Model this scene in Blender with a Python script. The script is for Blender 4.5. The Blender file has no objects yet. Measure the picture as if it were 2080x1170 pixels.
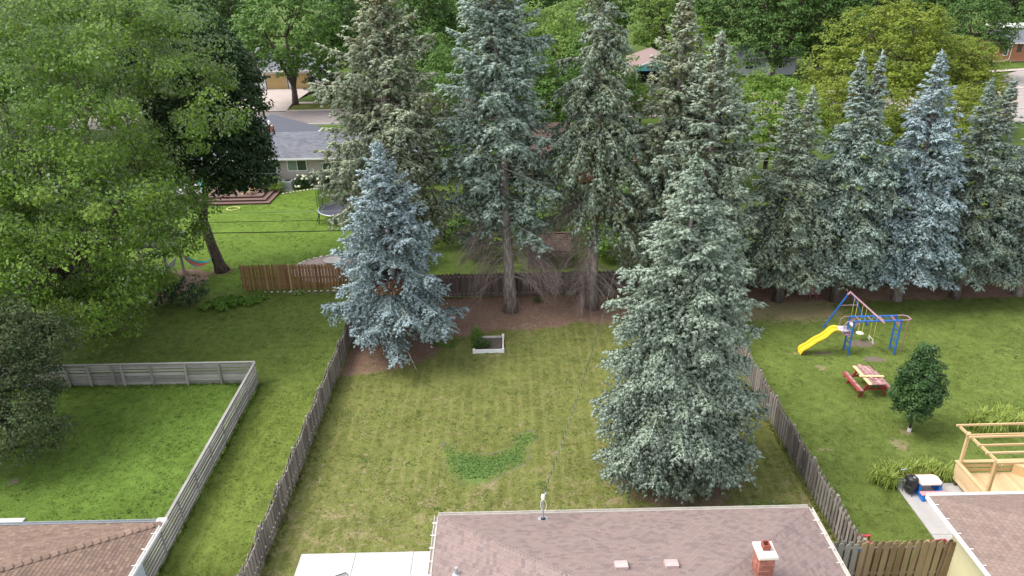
import bpy, math, random
import numpy as np
from mathutils import Vector, Matrix

# ----------------------------------------------------------------------------
# camera, sky, sun, exposure
# ----------------------------------------------------------------------------
scene = bpy.context.scene
COL = scene.collection
PITCH, ROLL, EYE = math.radians(24.7), math.radians(1.25), 18.0
FOCAL = 1480.0 / 2080.0 * 36.0
fw = np.array([0, math.cos(PITCH), -math.sin(PITCH)])
_r0 = np.array([1.0, 0, 0]); _u0 = np.cross(_r0, fw)
rt = _r0 * math.cos(ROLL) - _u0 * math.sin(ROLL); up = np.cross(rt, fw)
cam = bpy.data.objects.new('camera', bpy.data.cameras.new('camera'))
COL.objects.link(cam)
cam.matrix_world = Matrix(((rt[0], up[0], -fw[0], 0), (rt[1], up[1], -fw[1], 0), (rt[2], up[2], -fw[2], EYE), (0, 0, 0, 1)))
cam.data.sensor_width = 36; cam.data.lens = FOCAL
cam.data.clip_start = 0.5; cam.data.clip_end = 2500
scene.camera = cam

SUN_EL, SUN_AZ = math.radians(56), math.radians(-96)      # azimuth from +Y towards +X
world = bpy.data.worlds.new('World'); scene.world = world; world.use_nodes = True
wn = world.node_tree.nodes; wl = world.node_tree.links
sky = wn.new('ShaderNodeTexSky'); sky.sky_type = 'NISHITA'; sky.sun_disc = False
sky.sun_elevation = SUN_EL; sky.sun_rotation = SUN_AZ
sky.air_density = 1.0; sky.dust_density = 1.5; sky.ozone_density = 0.5
hz = wn.new('ShaderNodeHueSaturation'); hz.inputs['Saturation'].default_value = .26      # thin overcast: the blue is washed out
wl.new(sky.outputs[0], hz.inputs['Color']); wl.new(hz.outputs[0], wn['Background'].inputs[0]); wn['Background'].inputs[1].default_value = 0.15
sd = bpy.data.lights.new('sun', 'SUN'); sd.energy = 1.3; sd.angle = math.radians(30); sd.color = (1.0, 0.95, 0.87)
sun = bpy.data.objects.new('sun', sd); COL.objects.link(sun)
sdir = Vector((math.sin(SUN_AZ) * math.cos(SUN_EL), math.cos(SUN_AZ) * math.cos(SUN_EL), math.sin(SUN_EL)))
sun.rotation_euler = sdir.to_track_quat('Z', 'Y').to_euler()
vs = scene.view_settings
vs.view_transform = 'Standard'; vs.look = 'None'; vs.exposure = 1.42; vs.gamma = 1.0; vs.use_curve_mapping = False
scene.cycles.max_bounces = 6; scene.cycles.diffuse_bounces = 3; scene.cycles.transmission_bounces = 3
scene.cycles.transparent_max_bounces = 6

rnd = random.Random(7)
RG = np.random.default_rng(11)

# ----------------------------------------------------------------------------
# materials
# ----------------------------------------------------------------------------
def nodes_of(name):
    m = bpy.data.materials.new(name); m.use_nodes = True
    nt = m.node_tree; b = nt.nodes['Principled BSDF']
    b.inputs['Specular IOR Level'].default_value = 0.3
    return m, nt, b
def N(nt, typ, **kw):
    n = nt.nodes.new(typ)
    for k, v in kw.items():
        if k in n.inputs: n.inputs[k].default_value = v
        else: setattr(n, k, v)
    return n
def L(nt, a, b): nt.links.new(a, b)
def math_n(nt, op, a, b=None, c=None):
    n = nt.nodes.new('ShaderNodeMath'); n.operation = op
    for i, x in enumerate((a, b, c)):
        if x is None: continue
        if isinstance(x, (int, float)): n.inputs[i].default_value = x
        else: nt.links.new(x, n.inputs[i])
    return n.outputs[0]
def mix_n(nt, f, a, b, blend='MIX'):
    n = nt.nodes.new('ShaderNodeMix'); n.data_type = 'RGBA'; n.blend_type = blend
    for i, x in ((0, f), (6, a), (7, b)):
        if isinstance(x, (int, float)): n.inputs[i].default_value = x
        elif isinstance(x, tuple): n.inputs[i].default_value = (*x[:3], 1)
        else: nt.links.new(x, n.inputs[i])
    return n.outputs[2]
def noise_n(nt, vec, scale, detail=3, rough=.55, dist=0):
    n = nt.nodes.new('ShaderNodeTexNoise')
    n.inputs['Scale'].default_value = scale; n.inputs['Detail'].default_value = detail
    n.inputs['Roughness'].default_value = rough; n.inputs['Distortion'].default_value = dist
    if vec is not None: nt.links.new(vec, n.inputs['Vector'])
    return n.outputs[0]
def ramp_n(nt, f, a, b):
    n = nt.nodes.new('ShaderNodeMapRange'); n.interpolation_type = 'SMOOTHSTEP'
    n.inputs[1].default_value = a; n.inputs[2].default_value = b
    nt.links.new(f, n.inputs[0]); return n.outputs[0]
def world_pos(nt): return nt.nodes.new('ShaderNodeNewGeometry').outputs['Position']
def scaled(nt, vec, s):
    n = nt.nodes.new('ShaderNodeMapping'); n.inputs['Scale'].default_value = s
    nt.links.new(vec, n.inputs['Vector']); return n.outputs[0]
def piece_random(nt):
    """one value per piece: objects that share a mesh differ, and islands of a joined mesh differ"""
    a = nt.nodes.new('ShaderNodeObjectInfo').outputs['Random']
    b = nt.nodes.new('ShaderNodeNewGeometry').outputs['Random Per Island']
    return math_n(nt, 'FRACT', math_n(nt, 'ADD', a, b))
def bump_n(nt, b, h, strength, dist):
    n = nt.nodes.new('ShaderNodeBump'); n.inputs['Strength'].default_value = strength
    n.inputs['Distance'].default_value = dist; nt.links.new(h, n.inputs['Height'])
    nt.links.new(n.outputs[0], b.inputs['Normal'])
def scalec(c, k): return tuple(min(1, x * k) for x in c[:3])

def mat_plain(name, col, rough=.7, var=.18, scale=3.0, rndv=.1, spec=.3, metal=0.0, bump=0.0, col2=None):
    m, nt, b = nodes_of(name)
    p = world_pos(nt)
    n1 = noise_n(nt, p, scale, 5, .65)
    n2 = noise_n(nt, p, scale * 9, 3, .6)
    f = math_n(nt, 'ADD', math_n(nt, 'MULTIPLY', n1, .65), math_n(nt, 'MULTIPLY', n2, .35))
    f = ramp_n(nt, f, .3, .7)
    c = mix_n(nt, f, scalec(col, 1 - var), col2 if col2 else scalec(col, 1 + var))
    r = piece_random(nt)
    v = math_n(nt, 'ADD', math_n(nt, 'MULTIPLY', r, 2 * rndv), 1 - rndv)
    h = nt.nodes.new('ShaderNodeHueSaturation'); L(nt, c, h.inputs['Color']); L(nt, v, h.inputs['Value'])
    L(nt, h.outputs[0], b.inputs['Base Color'])
    b.inputs['Roughness'].default_value = rough; b.inputs['Specular IOR Level'].default_value = spec
    b.inputs['Metallic'].default_value = metal
    if bump: bump_n(nt, b, n2, .6, bump)
    return m

def mat_wood(name, dark, light, axis=2, rough=.85, rndv=.3, green=None):
    """weathered board: grain along one object axis, tone per piece"""
    m, nt, b = nodes_of(name)
    co = nt.nodes.new('ShaderNodeTexCoord').outputs['Object']
    oi = nt.nodes.new('ShaderNodeObjectInfo')
    ad = nt.nodes.new('ShaderNodeVectorMath'); ad.operation = 'ADD'
    L(nt, co, ad.inputs[0]); L(nt, oi.outputs['Location'], ad.inputs[1])
    s = [26, 26, 26]; s[axis] = 1.6
    g = noise_n(nt, scaled(nt, ad.outputs[0], tuple(s)), 1.0, 4, .6, .4)
    big = noise_n(nt, world_pos(nt), 1.3, 3, .6)
    r = piece_random(nt)
    f = math_n(nt, 'ADD', math_n(nt, 'MULTIPLY', g, .5), math_n(nt, 'MULTIPLY', r, .45))
    f = math_n(nt, 'ADD', f, math_n(nt, 'MULTIPLY', math_n(nt, 'SUBTRACT', big, .5), .5))
    c = mix_n(nt, ramp_n(nt, f, .12, .82), dark, light)
    if green: c = mix_n(nt, math_n(nt, 'MULTIPLY', ramp_n(nt, big, .5, .75), .5), c, green)
    L(nt, c, b.inputs['Base Color']); b.inputs['Roughness'].default_value = rough
    b.inputs['Specular IOR Level'].default_value = .2
    bump_n(nt, b, g, .5, .004)
    return m

def mat_shingle(name, tones, stain=.25):
    m, nt, b = nodes_of(name)
    r = piece_random(nt)
    cr = nt.nodes.new('ShaderNodeValToRGB'); cr.color_ramp.interpolation = 'LINEAR'
    el = cr.color_ramp.elements
    while len(el) < len(tones): el.new(.5)
    for i, t in enumerate(tones):
        el[i].position = i / (len(tones) - 1); el[i].color = (*t, 1)
    L(nt, r, cr.inputs[0])
    p = world_pos(nt)
    gr = noise_n(nt, p, 90, 2, .7); bl = noise_n(nt, p, .9, 4, .6)
    c = mix_n(nt, math_n(nt, 'MULTIPLY', ramp_n(nt, gr, .3, .7), .35), cr.outputs[0], scalec(tones[0], .55))
    c = mix_n(nt, math_n(nt, 'MULTIPLY', ramp_n(nt, bl, .45, .75), stain), c, scalec(tones[0], .6))
    L(nt, c, b.inputs['Base Color']); b.inputs['Roughness'].default_value = .92
    b.inputs['Specular IOR Level'].default_value = .25
    bump_n(nt, b, gr, .5, .004)
    return m

def mat_leaf(name, a, bcol, under=None, trans=.25, rough=.55, spec=.35, patch=None, patch_scale=.5):
    """leaf colours vary leaf by leaf and branch by branch; pale underside where the species has one"""
    m, nt, b = nodes_of(name)
    g = nt.nodes.new('ShaderNodeNewGeometry')
    big = noise_n(nt, g.outputs['Position'], patch_scale, 3, .6)
    f = math_n(nt, 'ADD', math_n(nt, 'MULTIPLY', g.outputs['Random Per Island'], .6),
               math_n(nt, 'MULTIPLY', ramp_n(nt, big, .32, .68), .4))
    c = mix_n(nt, f, a, bcol)
    if patch: c = mix_n(nt, math_n(nt, 'MULTIPLY', ramp_n(nt, noise_n(nt, g.outputs['Position'], patch_scale * 1.7, 3, .6), .55, .75), .7), c, patch)
    if under: c = mix_n(nt, g.outputs['Backfacing'], c, under)
    L(nt, c, b.inputs['Base Color']); b.inputs['Roughness'].default_value = rough
    b.inputs['Specular IOR Level'].default_value = spec
    if trans > 0:
        t = nt.nodes.new('ShaderNodeBsdfTranslucent'); L(nt, c, t.inputs[0])
        mx = nt.nodes.new('ShaderNodeMixShader'); mx.inputs[0].default_value = trans
        out = nt.nodes['Material Output']
        L(nt, b.outputs[0], mx.inputs[1]); L(nt, t.outputs[0], mx.inputs[2]); L(nt, mx.outputs[0], out.inputs[0])
    return m

def mat_needle(name, old, new, patch=None, patch_scale=.5):
    """older inner needles are green, the new growth at the twig ends is frosted"""
    m, nt, b = nodes_of(name)
    g = nt.nodes.new('ShaderNodeNewGeometry')
    tip = N(nt, 'ShaderNodeAttribute', attribute_name='new_growth').outputs['Fac']
    big = noise_n(nt, g.outputs['Position'], patch_scale, 3, .6)
    f = math_n(nt, 'ADD', math_n(nt, 'MULTIPLY', g.outputs['Random Per Island'], .45), math_n(nt, 'MULTIPLY', tip, .65))
    f = math_n(nt, 'ADD', f, math_n(nt, 'MULTIPLY', math_n(nt, 'SUBTRACT', big, .5), .5))
    c = mix_n(nt, ramp_n(nt, f, .05, 1.0), old, new)
    if patch: c = mix_n(nt, math_n(nt, 'MULTIPLY', ramp_n(nt, noise_n(nt, g.outputs['Position'], patch_scale * 1.7, 3, .6), .52, .72), .6), c, patch)
    L(nt, c, b.inputs['Base Color']); b.inputs['Roughness'].default_value = .8; b.inputs['Specular IOR Level'].default_value = .12
    return m

def mat_bark(name, dark, light):
    m, nt, b = nodes_of(name)
    p = world_pos(nt)
    g = noise_n(nt, scaled(nt, p, (9, 9, 2.2)), 1.0, 5, .65, .6)
    c = mix_n(nt, ramp_n(nt, g, .32, .68), dark, light)
    L(nt, c, b.inputs['Base Color']); b.inputs['Roughness'].default_value = .95
    b.inputs['Specular IOR Level'].default_value = .1
    bump_n(nt, b, g, .9, .03)
    return m

def mat_lawn(name):
    """one turf: colour of each lot, dry tufts, needle litter, bare soil and some painted shade come with the sheet"""
    m, nt, b = nodes_of(name)
    p = world_pos(nt)
    cov = N(nt, 'ShaderNodeAttribute', attribute_name='cover').outputs['Color']
    dry = N(nt, 'ShaderNodeAttribute', attribute_name='dry').outputs['Fac']
    lit = N(nt, 'ShaderNodeAttribute', attribute_name='litter').outputs['Fac']
    soil = N(nt, 'ShaderNodeAttribute', attribute_name='soil').outputs['Fac']
    mow = N(nt, 'ShaderNodeAttribute', attribute_name='mow').outputs['Fac']
    fine = noise_n(nt, p, 16, 4, .7); mid = noise_n(nt, p, 2.6, 5, .68, .5); big = noise_n(nt, p, .42, 4, .6)
    f = math_n(nt, 'ADD', math_n(nt, 'MULTIPLY', fine, .55), math_n(nt, 'ADD', math_n(nt, 'MULTIPLY', mid, .55), math_n(nt, 'MULTIPLY', big, .35)))
    f = ramp_n(nt, f, .46, .98)
    d = nt.nodes.new('ShaderNodeHueSaturation'); d.inputs['Value'].default_value = .56; L(nt, cov, d.inputs['Color'])
    l = nt.nodes.new('ShaderNodeHueSaturation'); l.inputs['Value'].default_value = 1.5; l.inputs['Saturation'].default_value = .95; L(nt, cov, l.inputs['Color'])
    c = mix_n(nt, f, d.outputs[0], l.outputs[0])
    # mower lines run down the yard
    wv = nt.nodes.new('ShaderNodeTexWave'); wv.wave_type = 'BANDS'; wv.bands_direction = 'X'; wv.inputs['Scale'].default_value = .62
    wv.inputs['Distortion'].default_value = .35; wv.inputs['Detail'].default_value = 2; L(nt, p, wv.inputs['Vector'])
    sx = nt.nodes.new('ShaderNodeSeparateXYZ'); L(nt, p, sx.inputs[0])
    stripe = math_n(nt, 'MULTIPLY', ramp_n(nt, wv.outputs[1], .5, 1.0), math_n(nt, 'MULTIPLY', math_n(nt, 'MULTIPLY', mow, ramp_n(nt, noise_n(nt, p, .35, 4, .6), .34, .60)), .42))
    c = mix_n(nt, stripe, c, (.235, .235, .085))
    # dry, straw coloured thatch
    t1 = noise_n(nt, p, 1.7, 7, .74, .9); t2 = noise_n(nt, p, 6.5, 4, .7, .3)
    tt = math_n(nt, 'ADD', math_n(nt, 'MULTIPLY', t1, .6), math_n(nt, 'MULTIPLY', t2, .4))
    tt = math_n(nt, 'ADD', tt, math_n(nt, 'MULTIPLY', math_n(nt, 'SUBTRACT', dry, .5), .42))
    tm = ramp_n(nt, tt, .52, .67)
    straw = mix_n(nt, fine, (.19, .155, .075), (.43, .345, .21))
    c = mix_n(nt, math_n(nt, 'MULTIPLY', tm, .85), c, straw)
    # needle litter
    e = math_n(nt, 'ADD', lit, math_n(nt, 'MULTIPLY', math_n(nt, 'SUBTRACT', t1, .5), 1.1))
    e = math_n(nt, 'ADD', e, math_n(nt, 'MULTIPLY', math_n(nt, 'SUBTRACT', t2, .5), .7))
    needles = mix_n(nt, ramp_n(nt, fine, .3, .72), (.13, .075, .052), (.36, .235, .17))
    needles = mix_n(nt, math_n(nt, 'MULTIPLY', ramp_n(nt, mid, .45, .7), .5), needles, (.33, .245, .19))
    c = mix_n(nt, ramp_n(nt, e, .42, .62), c, needles)
    # bare soil, and painted shade under the broad spruce
    e2 = math_n(nt, 'ADD', soil, math_n(nt, 'MULTIPLY', math_n(nt, 'SUBTRACT', t2, .5), 1.0))
    earth = mix_n(nt, fine, (.12, .095, .07), (.26, .21, .165))
    c = mix_n(nt, ramp_n(nt, e2, .45, .65), c, earth)
    L(nt, c, b.inputs['Base Color']); b.inputs['Roughness'].default_value = .9
    b.inputs['Specular IOR Level'].default_value = .12
    bump_n(nt, b, math_n(nt, 'ADD', fine, math_n(nt, 'MULTIPLY', mid, .7)), .8, .07)
    return m

# ----------------------------------------------------------------------------
# mesh helpers
# ----------------------------------------------------------------------------
class MB:
    def __init__(s): s.v = []; s.f = []
    def quad(s, a, b, c, d):
        i = len(s.v); s.v += [a, b, c, d]; s.f.append((i, i + 1, i + 2, i + 3)); return s
    def poly(s, pts):
        i = len(s.v); s.v += list(pts); s.f.append(tuple(range(i, i + len(pts)))); return s
    def box(s, x0, x1, y0, y1, z0, z1):
        i = len(s.v)
        s.v += [(x0, y0, z0), (x1, y0, z0), (x1, y1, z0), (x0, y1, z0), (x0, y0, z1), (x1, y0, z1), (x1, y1, z1), (x0, y1, z1)]
        s.f += [(i, i + 3, i + 2, i + 1), (i + 4, i + 5, i + 6, i + 7), (i, i + 1, i + 5, i + 4), (i + 1, i + 2, i + 6, i + 5), (i + 2, i + 3, i + 7, i + 6), (i + 3, i, i + 4, i + 7)]
        return s
    def bar(s, a, b, w, h, upv=(0, 0, 1)):
        a, b = Vector(a), Vector(b); d = (b - a).normalized(); u = Vector(upv)
        if abs(d.dot(u)) > .97: u = Vector((0, 1, 0))
        r = d.cross(u).normalized() * (w / 2); t = r.cross(d).normalized() * (h / 2)
        i = len(s.v)
        for q in (a, b): s.v += [tuple(q - r - t), tuple(q + r - t), tuple(q + r + t), tuple(q - r + t)]
        s.f += [(i, i + 1, i + 2, i + 3), (i + 7, i + 6, i + 5, i + 4), (i, i + 4, i + 5, i + 1), (i + 1, i + 5, i + 6, i + 2), (i + 2, i + 6, i + 7, i + 3), (i + 3, i + 7, i + 4, i)]
        return s
    def tube(s, pts, rad, n=8, cap=True):
        pts = [Vector(p) for p in pts]
        if not hasattr(rad, '__len__'): rad = [rad] * len(pts)
        base = len(s.v); prev = None
        for k, p in enumerate(pts):
            d = (pts[min(k + 1, len(pts) - 1)] - pts[max(k - 1, 0)])
            d = d.normalized() if d.length > 1e-9 else Vector((0, 0, 1))
            if prev is None:
                ref = Vector((0, 0, 1)) if abs(d.z) < .9 else Vector((1, 0, 0))
                r = d.cross(ref).normalized()
            else:
                r = (prev - d * prev.dot(d)).normalized()
            prev = r; t = d.cross(r)
            for j in range(n):
                a = 2 * math.pi * j / n
                s.v.append(tuple(p + (r * math.cos(a) + t * math.sin(a)) * rad[k]))
        for k in range(len(pts) - 1):
            for j in range(n):
                a = base + k * n + j; b = base + k * n + (j + 1) % n
                s.f.append((a, b, b + n, a + n))
        if cap:
            s.f.append(tuple(base + j for j in range(n))[::-1])
            e = base + (len(pts) - 1) * n
            s.f.append(tuple(e + j for j in range(n)))
        return s
    def lathe(s, prof, n=16, c=(0, 0, 0)):
        i0 = len(s.v)
        for r, z in prof:
            for j in range(n):
                a = 2 * math.pi * j / n
                s.v.append((c[0] + r * math.cos(a), c[1] + r * math.sin(a), c[2] + z))
        for k in range(len(prof) - 1):
            for j in range(n):
                a = i0 + k * n + j; b = i0 + k * n + (j + 1) % n
                s.f.append((a, b, b + n, a + n))
        s.f.append(tuple(i0 + j for j in range(n))[::-1])
        e = i0 + (len(prof) - 1) * n
        s.f.append(tuple(e + j for j in range(n)))
        return s
    def mesh(s, name, smooth=False):
        me = bpy.data.meshes.new(name); me.from_pydata(s.v, [], s.f); me.update()
        if smooth: me.polygons.foreach_set('use_smooth', [True] * len(me.polygons))
        return me

def np_mesh(name, V, F, smooth=False):
    """V (n,3), F (m,k) arrays"""
    me = bpy.data.meshes.new(name)
    k = F.shape[1]
    me.vertices.add(len(V)); me.vertices.foreach_set('co', np.ascontiguousarray(V, dtype=np.float32).ravel())
    me.loops.add(F.size); me.loops.foreach_set('vertex_index', np.ascontiguousarray(F, dtype=np.int32).ravel())
    me.polygons.add(len(F))
    me.polygons.foreach_set('loop_start', np.arange(0, F.size, k, dtype=np.int32))
    me.polygons.foreach_set('loop_total', np.full(len(F), k, dtype=np.int32))
    if smooth: me.polygons.foreach_set('use_smooth', np.ones(len(F), dtype=bool))
    me.update(calc_edges=True)
    if not smooth: me.shade_flat()
    return me

def tag(o, label=None, cat=None, group=None, kind=None):
    if label: o['label'] = label
    if cat: o['category'] = cat
    if group: o['group'] = group
    if kind: o['kind'] = kind
    return o
def thing(name, label, cat, loc=(0, 0, 0), rotz=0.0, group=None):
    o = bpy.data.objects.new(name, None); COL.objects.link(o)
    o.location = loc; o.rotation_euler = (0, 0, rotz); o.empty_display_size = .2
    return tag(o, label, cat, group)
def part(name, geo, mat, parent=None, loc=None, smooth=False, label=None, kind=None, rot=None, scale=None, bevel=0):
    me = geo.mesh(name, smooth) if isinstance(geo, MB) else geo
    o = bpy.data.objects.new(name, me); COL.objects.link(o)
    if mat is not None and not me.materials: me.materials.append(mat)
    elif mat is not None and me.materials[0] is not mat:
        o.material_slots[0].link = 'OBJECT'; o.material_slots[0].material = mat
    if parent is not None: o.parent = parent
    if loc is not None: o.location = loc
    if rot is not None: o.rotation_euler = rot
    if scale is not None: o.scale = scale
    if label: o['label'] = label
    if kind: o['kind'] = kind
    if bevel:
        b = o.modifiers.new('edge', 'BEVEL'); b.width = bevel; b.segments = 2; b.limit_method = 'ANGLE'
    return o
def structure(name, geo, mat, label=None, loc=None):
    o = part(name, geo, mat, None, loc); o['kind'] = 'structure'
    if label: o['label'] = label
    return o
def copy_thing(src, loc, rotz=0.0, label=None, scale=None, group=None):
    c = src.copy(); COL.objects.link(c); c.location = loc; c.rotation_euler = (0, 0, rotz)
    if scale: c.scale = scale
    if label: c['label'] = label
    if group: c['group'] = group
    for ch in src.children:
        d = ch.copy(); COL.objects.link(d); d.parent = c
        for g in ch.children:
            e = g.copy(); COL.objects.link(e); e.parent = d
    return c

# ---- foliage ---------------------------------------------------------------
def unit(a): return a / np.maximum(np.linalg.norm(a, axis=-1, keepdims=True), 1e-9)
def brush_mesh(name, P, D, Ln, R, rg, tipness=None):
    """needle brushes: an open three-sided spindle on each shoot"""
    n = len(P)
    ref = unit(rg.normal(size=(n, 3))); a = unit(np.cross(D, ref)); b = np.cross(D, a)
    V = np.empty((n, 4, 3), np.float32)
    for k in range(3):
        t = 2 * math.pi * k / 3
        V[:, k] = P + (a * math.cos(t) + b * math.sin(t)) * R[:, None] + D * (Ln * .12)[:, None]
    V[:, 3] = P + D * Ln[:, None]
    i = (np.arange(n) * 4)[:, None]
    F = np.concatenate([i + np.array([[0, 1, 3]]), i + np.array([[1, 2, 3]]), i + np.array([[2, 0, 3]])])
    me = np_mesh(name, V.reshape(-1, 3), F, True)
    if tipness is not None:
        a = me.attributes.new('new_growth', 'FLOAT', 'POINT'); t4 = np.repeat(tipness[:, None], 4, 1).copy(); t4[:, 3] = np.minimum(1, t4[:, 3] + .2)
        a.data.foreach_set('value', t4.astype(np.float32).ravel())
    return me
def leaf_mesh(name, P, Nrm, size, rg, aspect=.62, droop=None):
    n = len(P)
    ref = unit(rg.normal(size=(n, 3)))
    if droop is not None: ref = unit(ref + np.array([0, 0, -droop]))
    a = unit(np.cross(np.cross(Nrm, ref), Nrm)); b = np.cross(Nrm, a)
    s = size[:, None]
    V = np.empty((n, 4, 3), np.float32)
    V[:, 0] = P - a * s * .5; V[:, 1] = P + b * s * .5 * aspect - Nrm * s * .08
    V[:, 2] = P + a * s * .5 - Nrm * s * .16; V[:, 3] = P - b * s * .5 * aspect - Nrm * s * .08
    F = (np.arange(n) * 4)[:, None] + np.array([[3, 2, 1, 0]])
    return np_mesh(name, V.reshape(-1, 3), F)

def sphere_dirs(n, rg, zmin=-1.0):
    z = rg.uniform(zmin, 1, n); a = rg.uniform(0, 2 * math.pi, n); r = np.sqrt(1 - z * z)
    return np.stack([r * np.cos(a), r * np.sin(a), z], 1)

def broadleaf(name, label, loc, lobes, leaf, nclump, nleaf, clump_r, leafmat, barkmat, trunk, seed, group=None, cat='tree', upw=.65,
              inner=.25, aspect=.62, limbs=10, flat=.6, zmin=-.75, droop=None, branch_r=.05):
    """lobes: ellipsoids (cx,cy,cz,rx,ry,rz) about the base; trunk: list of polylines [(x,y,z,r)...]"""
    rg = np.random.default_rng(seed)
    t = thing(name, label, cat, loc, 0, group)
    lobes = np.array(lobes, float)
    w = (lobes[:, 3] * lobes[:, 4] + lobes[:, 3] * lobes[:, 5]) ; w = w / w.sum()
    which = rg.choice(len(lobes), nclump, p=w)
    d = sphere_dirs(nclump, rg, zmin)
    ph = rg.uniform(0, 6.28, (3,)); k = rg.normal(size=(3, 3)) * 3.2
    wob = 1 + .10 * sum(np.sin(d @ k[i] + ph[i]) for i in range(3))
    rad = np.where(rg.random(nclump) < inner, rg.uniform(.35, .8, nclump), rg.uniform(.82, 1.04, nclump)) * wob
    C = lobes[which, :3] + d * lobes[which, 3:] * rad[:, None]
    # drop clumps that lie deep inside another lobe
    keep = np.ones(nclump, bool)
    for j, lb in enumerate(lobes):
        q = np.linalg.norm((C - lb[:3]) / lb[3:], axis=1)
        keep &= ~((which != j) & (q < .62))
    C = C[keep]; d = d[keep]
    m = len(C)
    cr = clump_r * rg.uniform(.6, 1.35, m)
    e = sphere_dirs(m * nleaf, rg, -.55)
    rr = rg.uniform(.25, 1.0, m * nleaf) ** .6
    o = np.repeat(np.arange(m), nleaf)
    off = e * (rr * cr[o])[:, None]; off[:, 2] *= flat
    P = C[o] + off
    nr = unit(e * .55 + np.repeat(d, nleaf, 0) * .35 + np.array([0, 0, upw]) + rg.normal(size=P.shape) * .42)
    sz = leaf * rg.uniform(.6, 1.3, len(P))
    part('crown', leaf_mesh('crown', P, nr, sz, rg, aspect, droop), leafmat, t)
    mb = MB()
    for line in trunk:
        mb.tube([p[:3] for p in line], [p[3] for p in line], 9)
    tops = [line[-1] for line in trunk]
    pick = rg.choice(m, min(limbs, m), replace=False)
    for i in pick:
        tp = tops[int(np.argmin([np.linalg.norm(np.array(q[:3]) - C[i]) for q in tops]))]
        a = np.array(tp[:3]); b = C[i]
        mid = a * .45 + b * .55 + rg.normal(size=3) * .15 * np.linalg.norm(b - a) * .5 - np.array([0, 0, .06 * np.linalg.norm(b - a)])
        mb.tube([a, mid, b], [min(branch_r * 1.6, tp[3] * .8), branch_r, branch_r * .35], 5)
    part('trunk', mb, barkmat, t, smooth=True)
    return t

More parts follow.
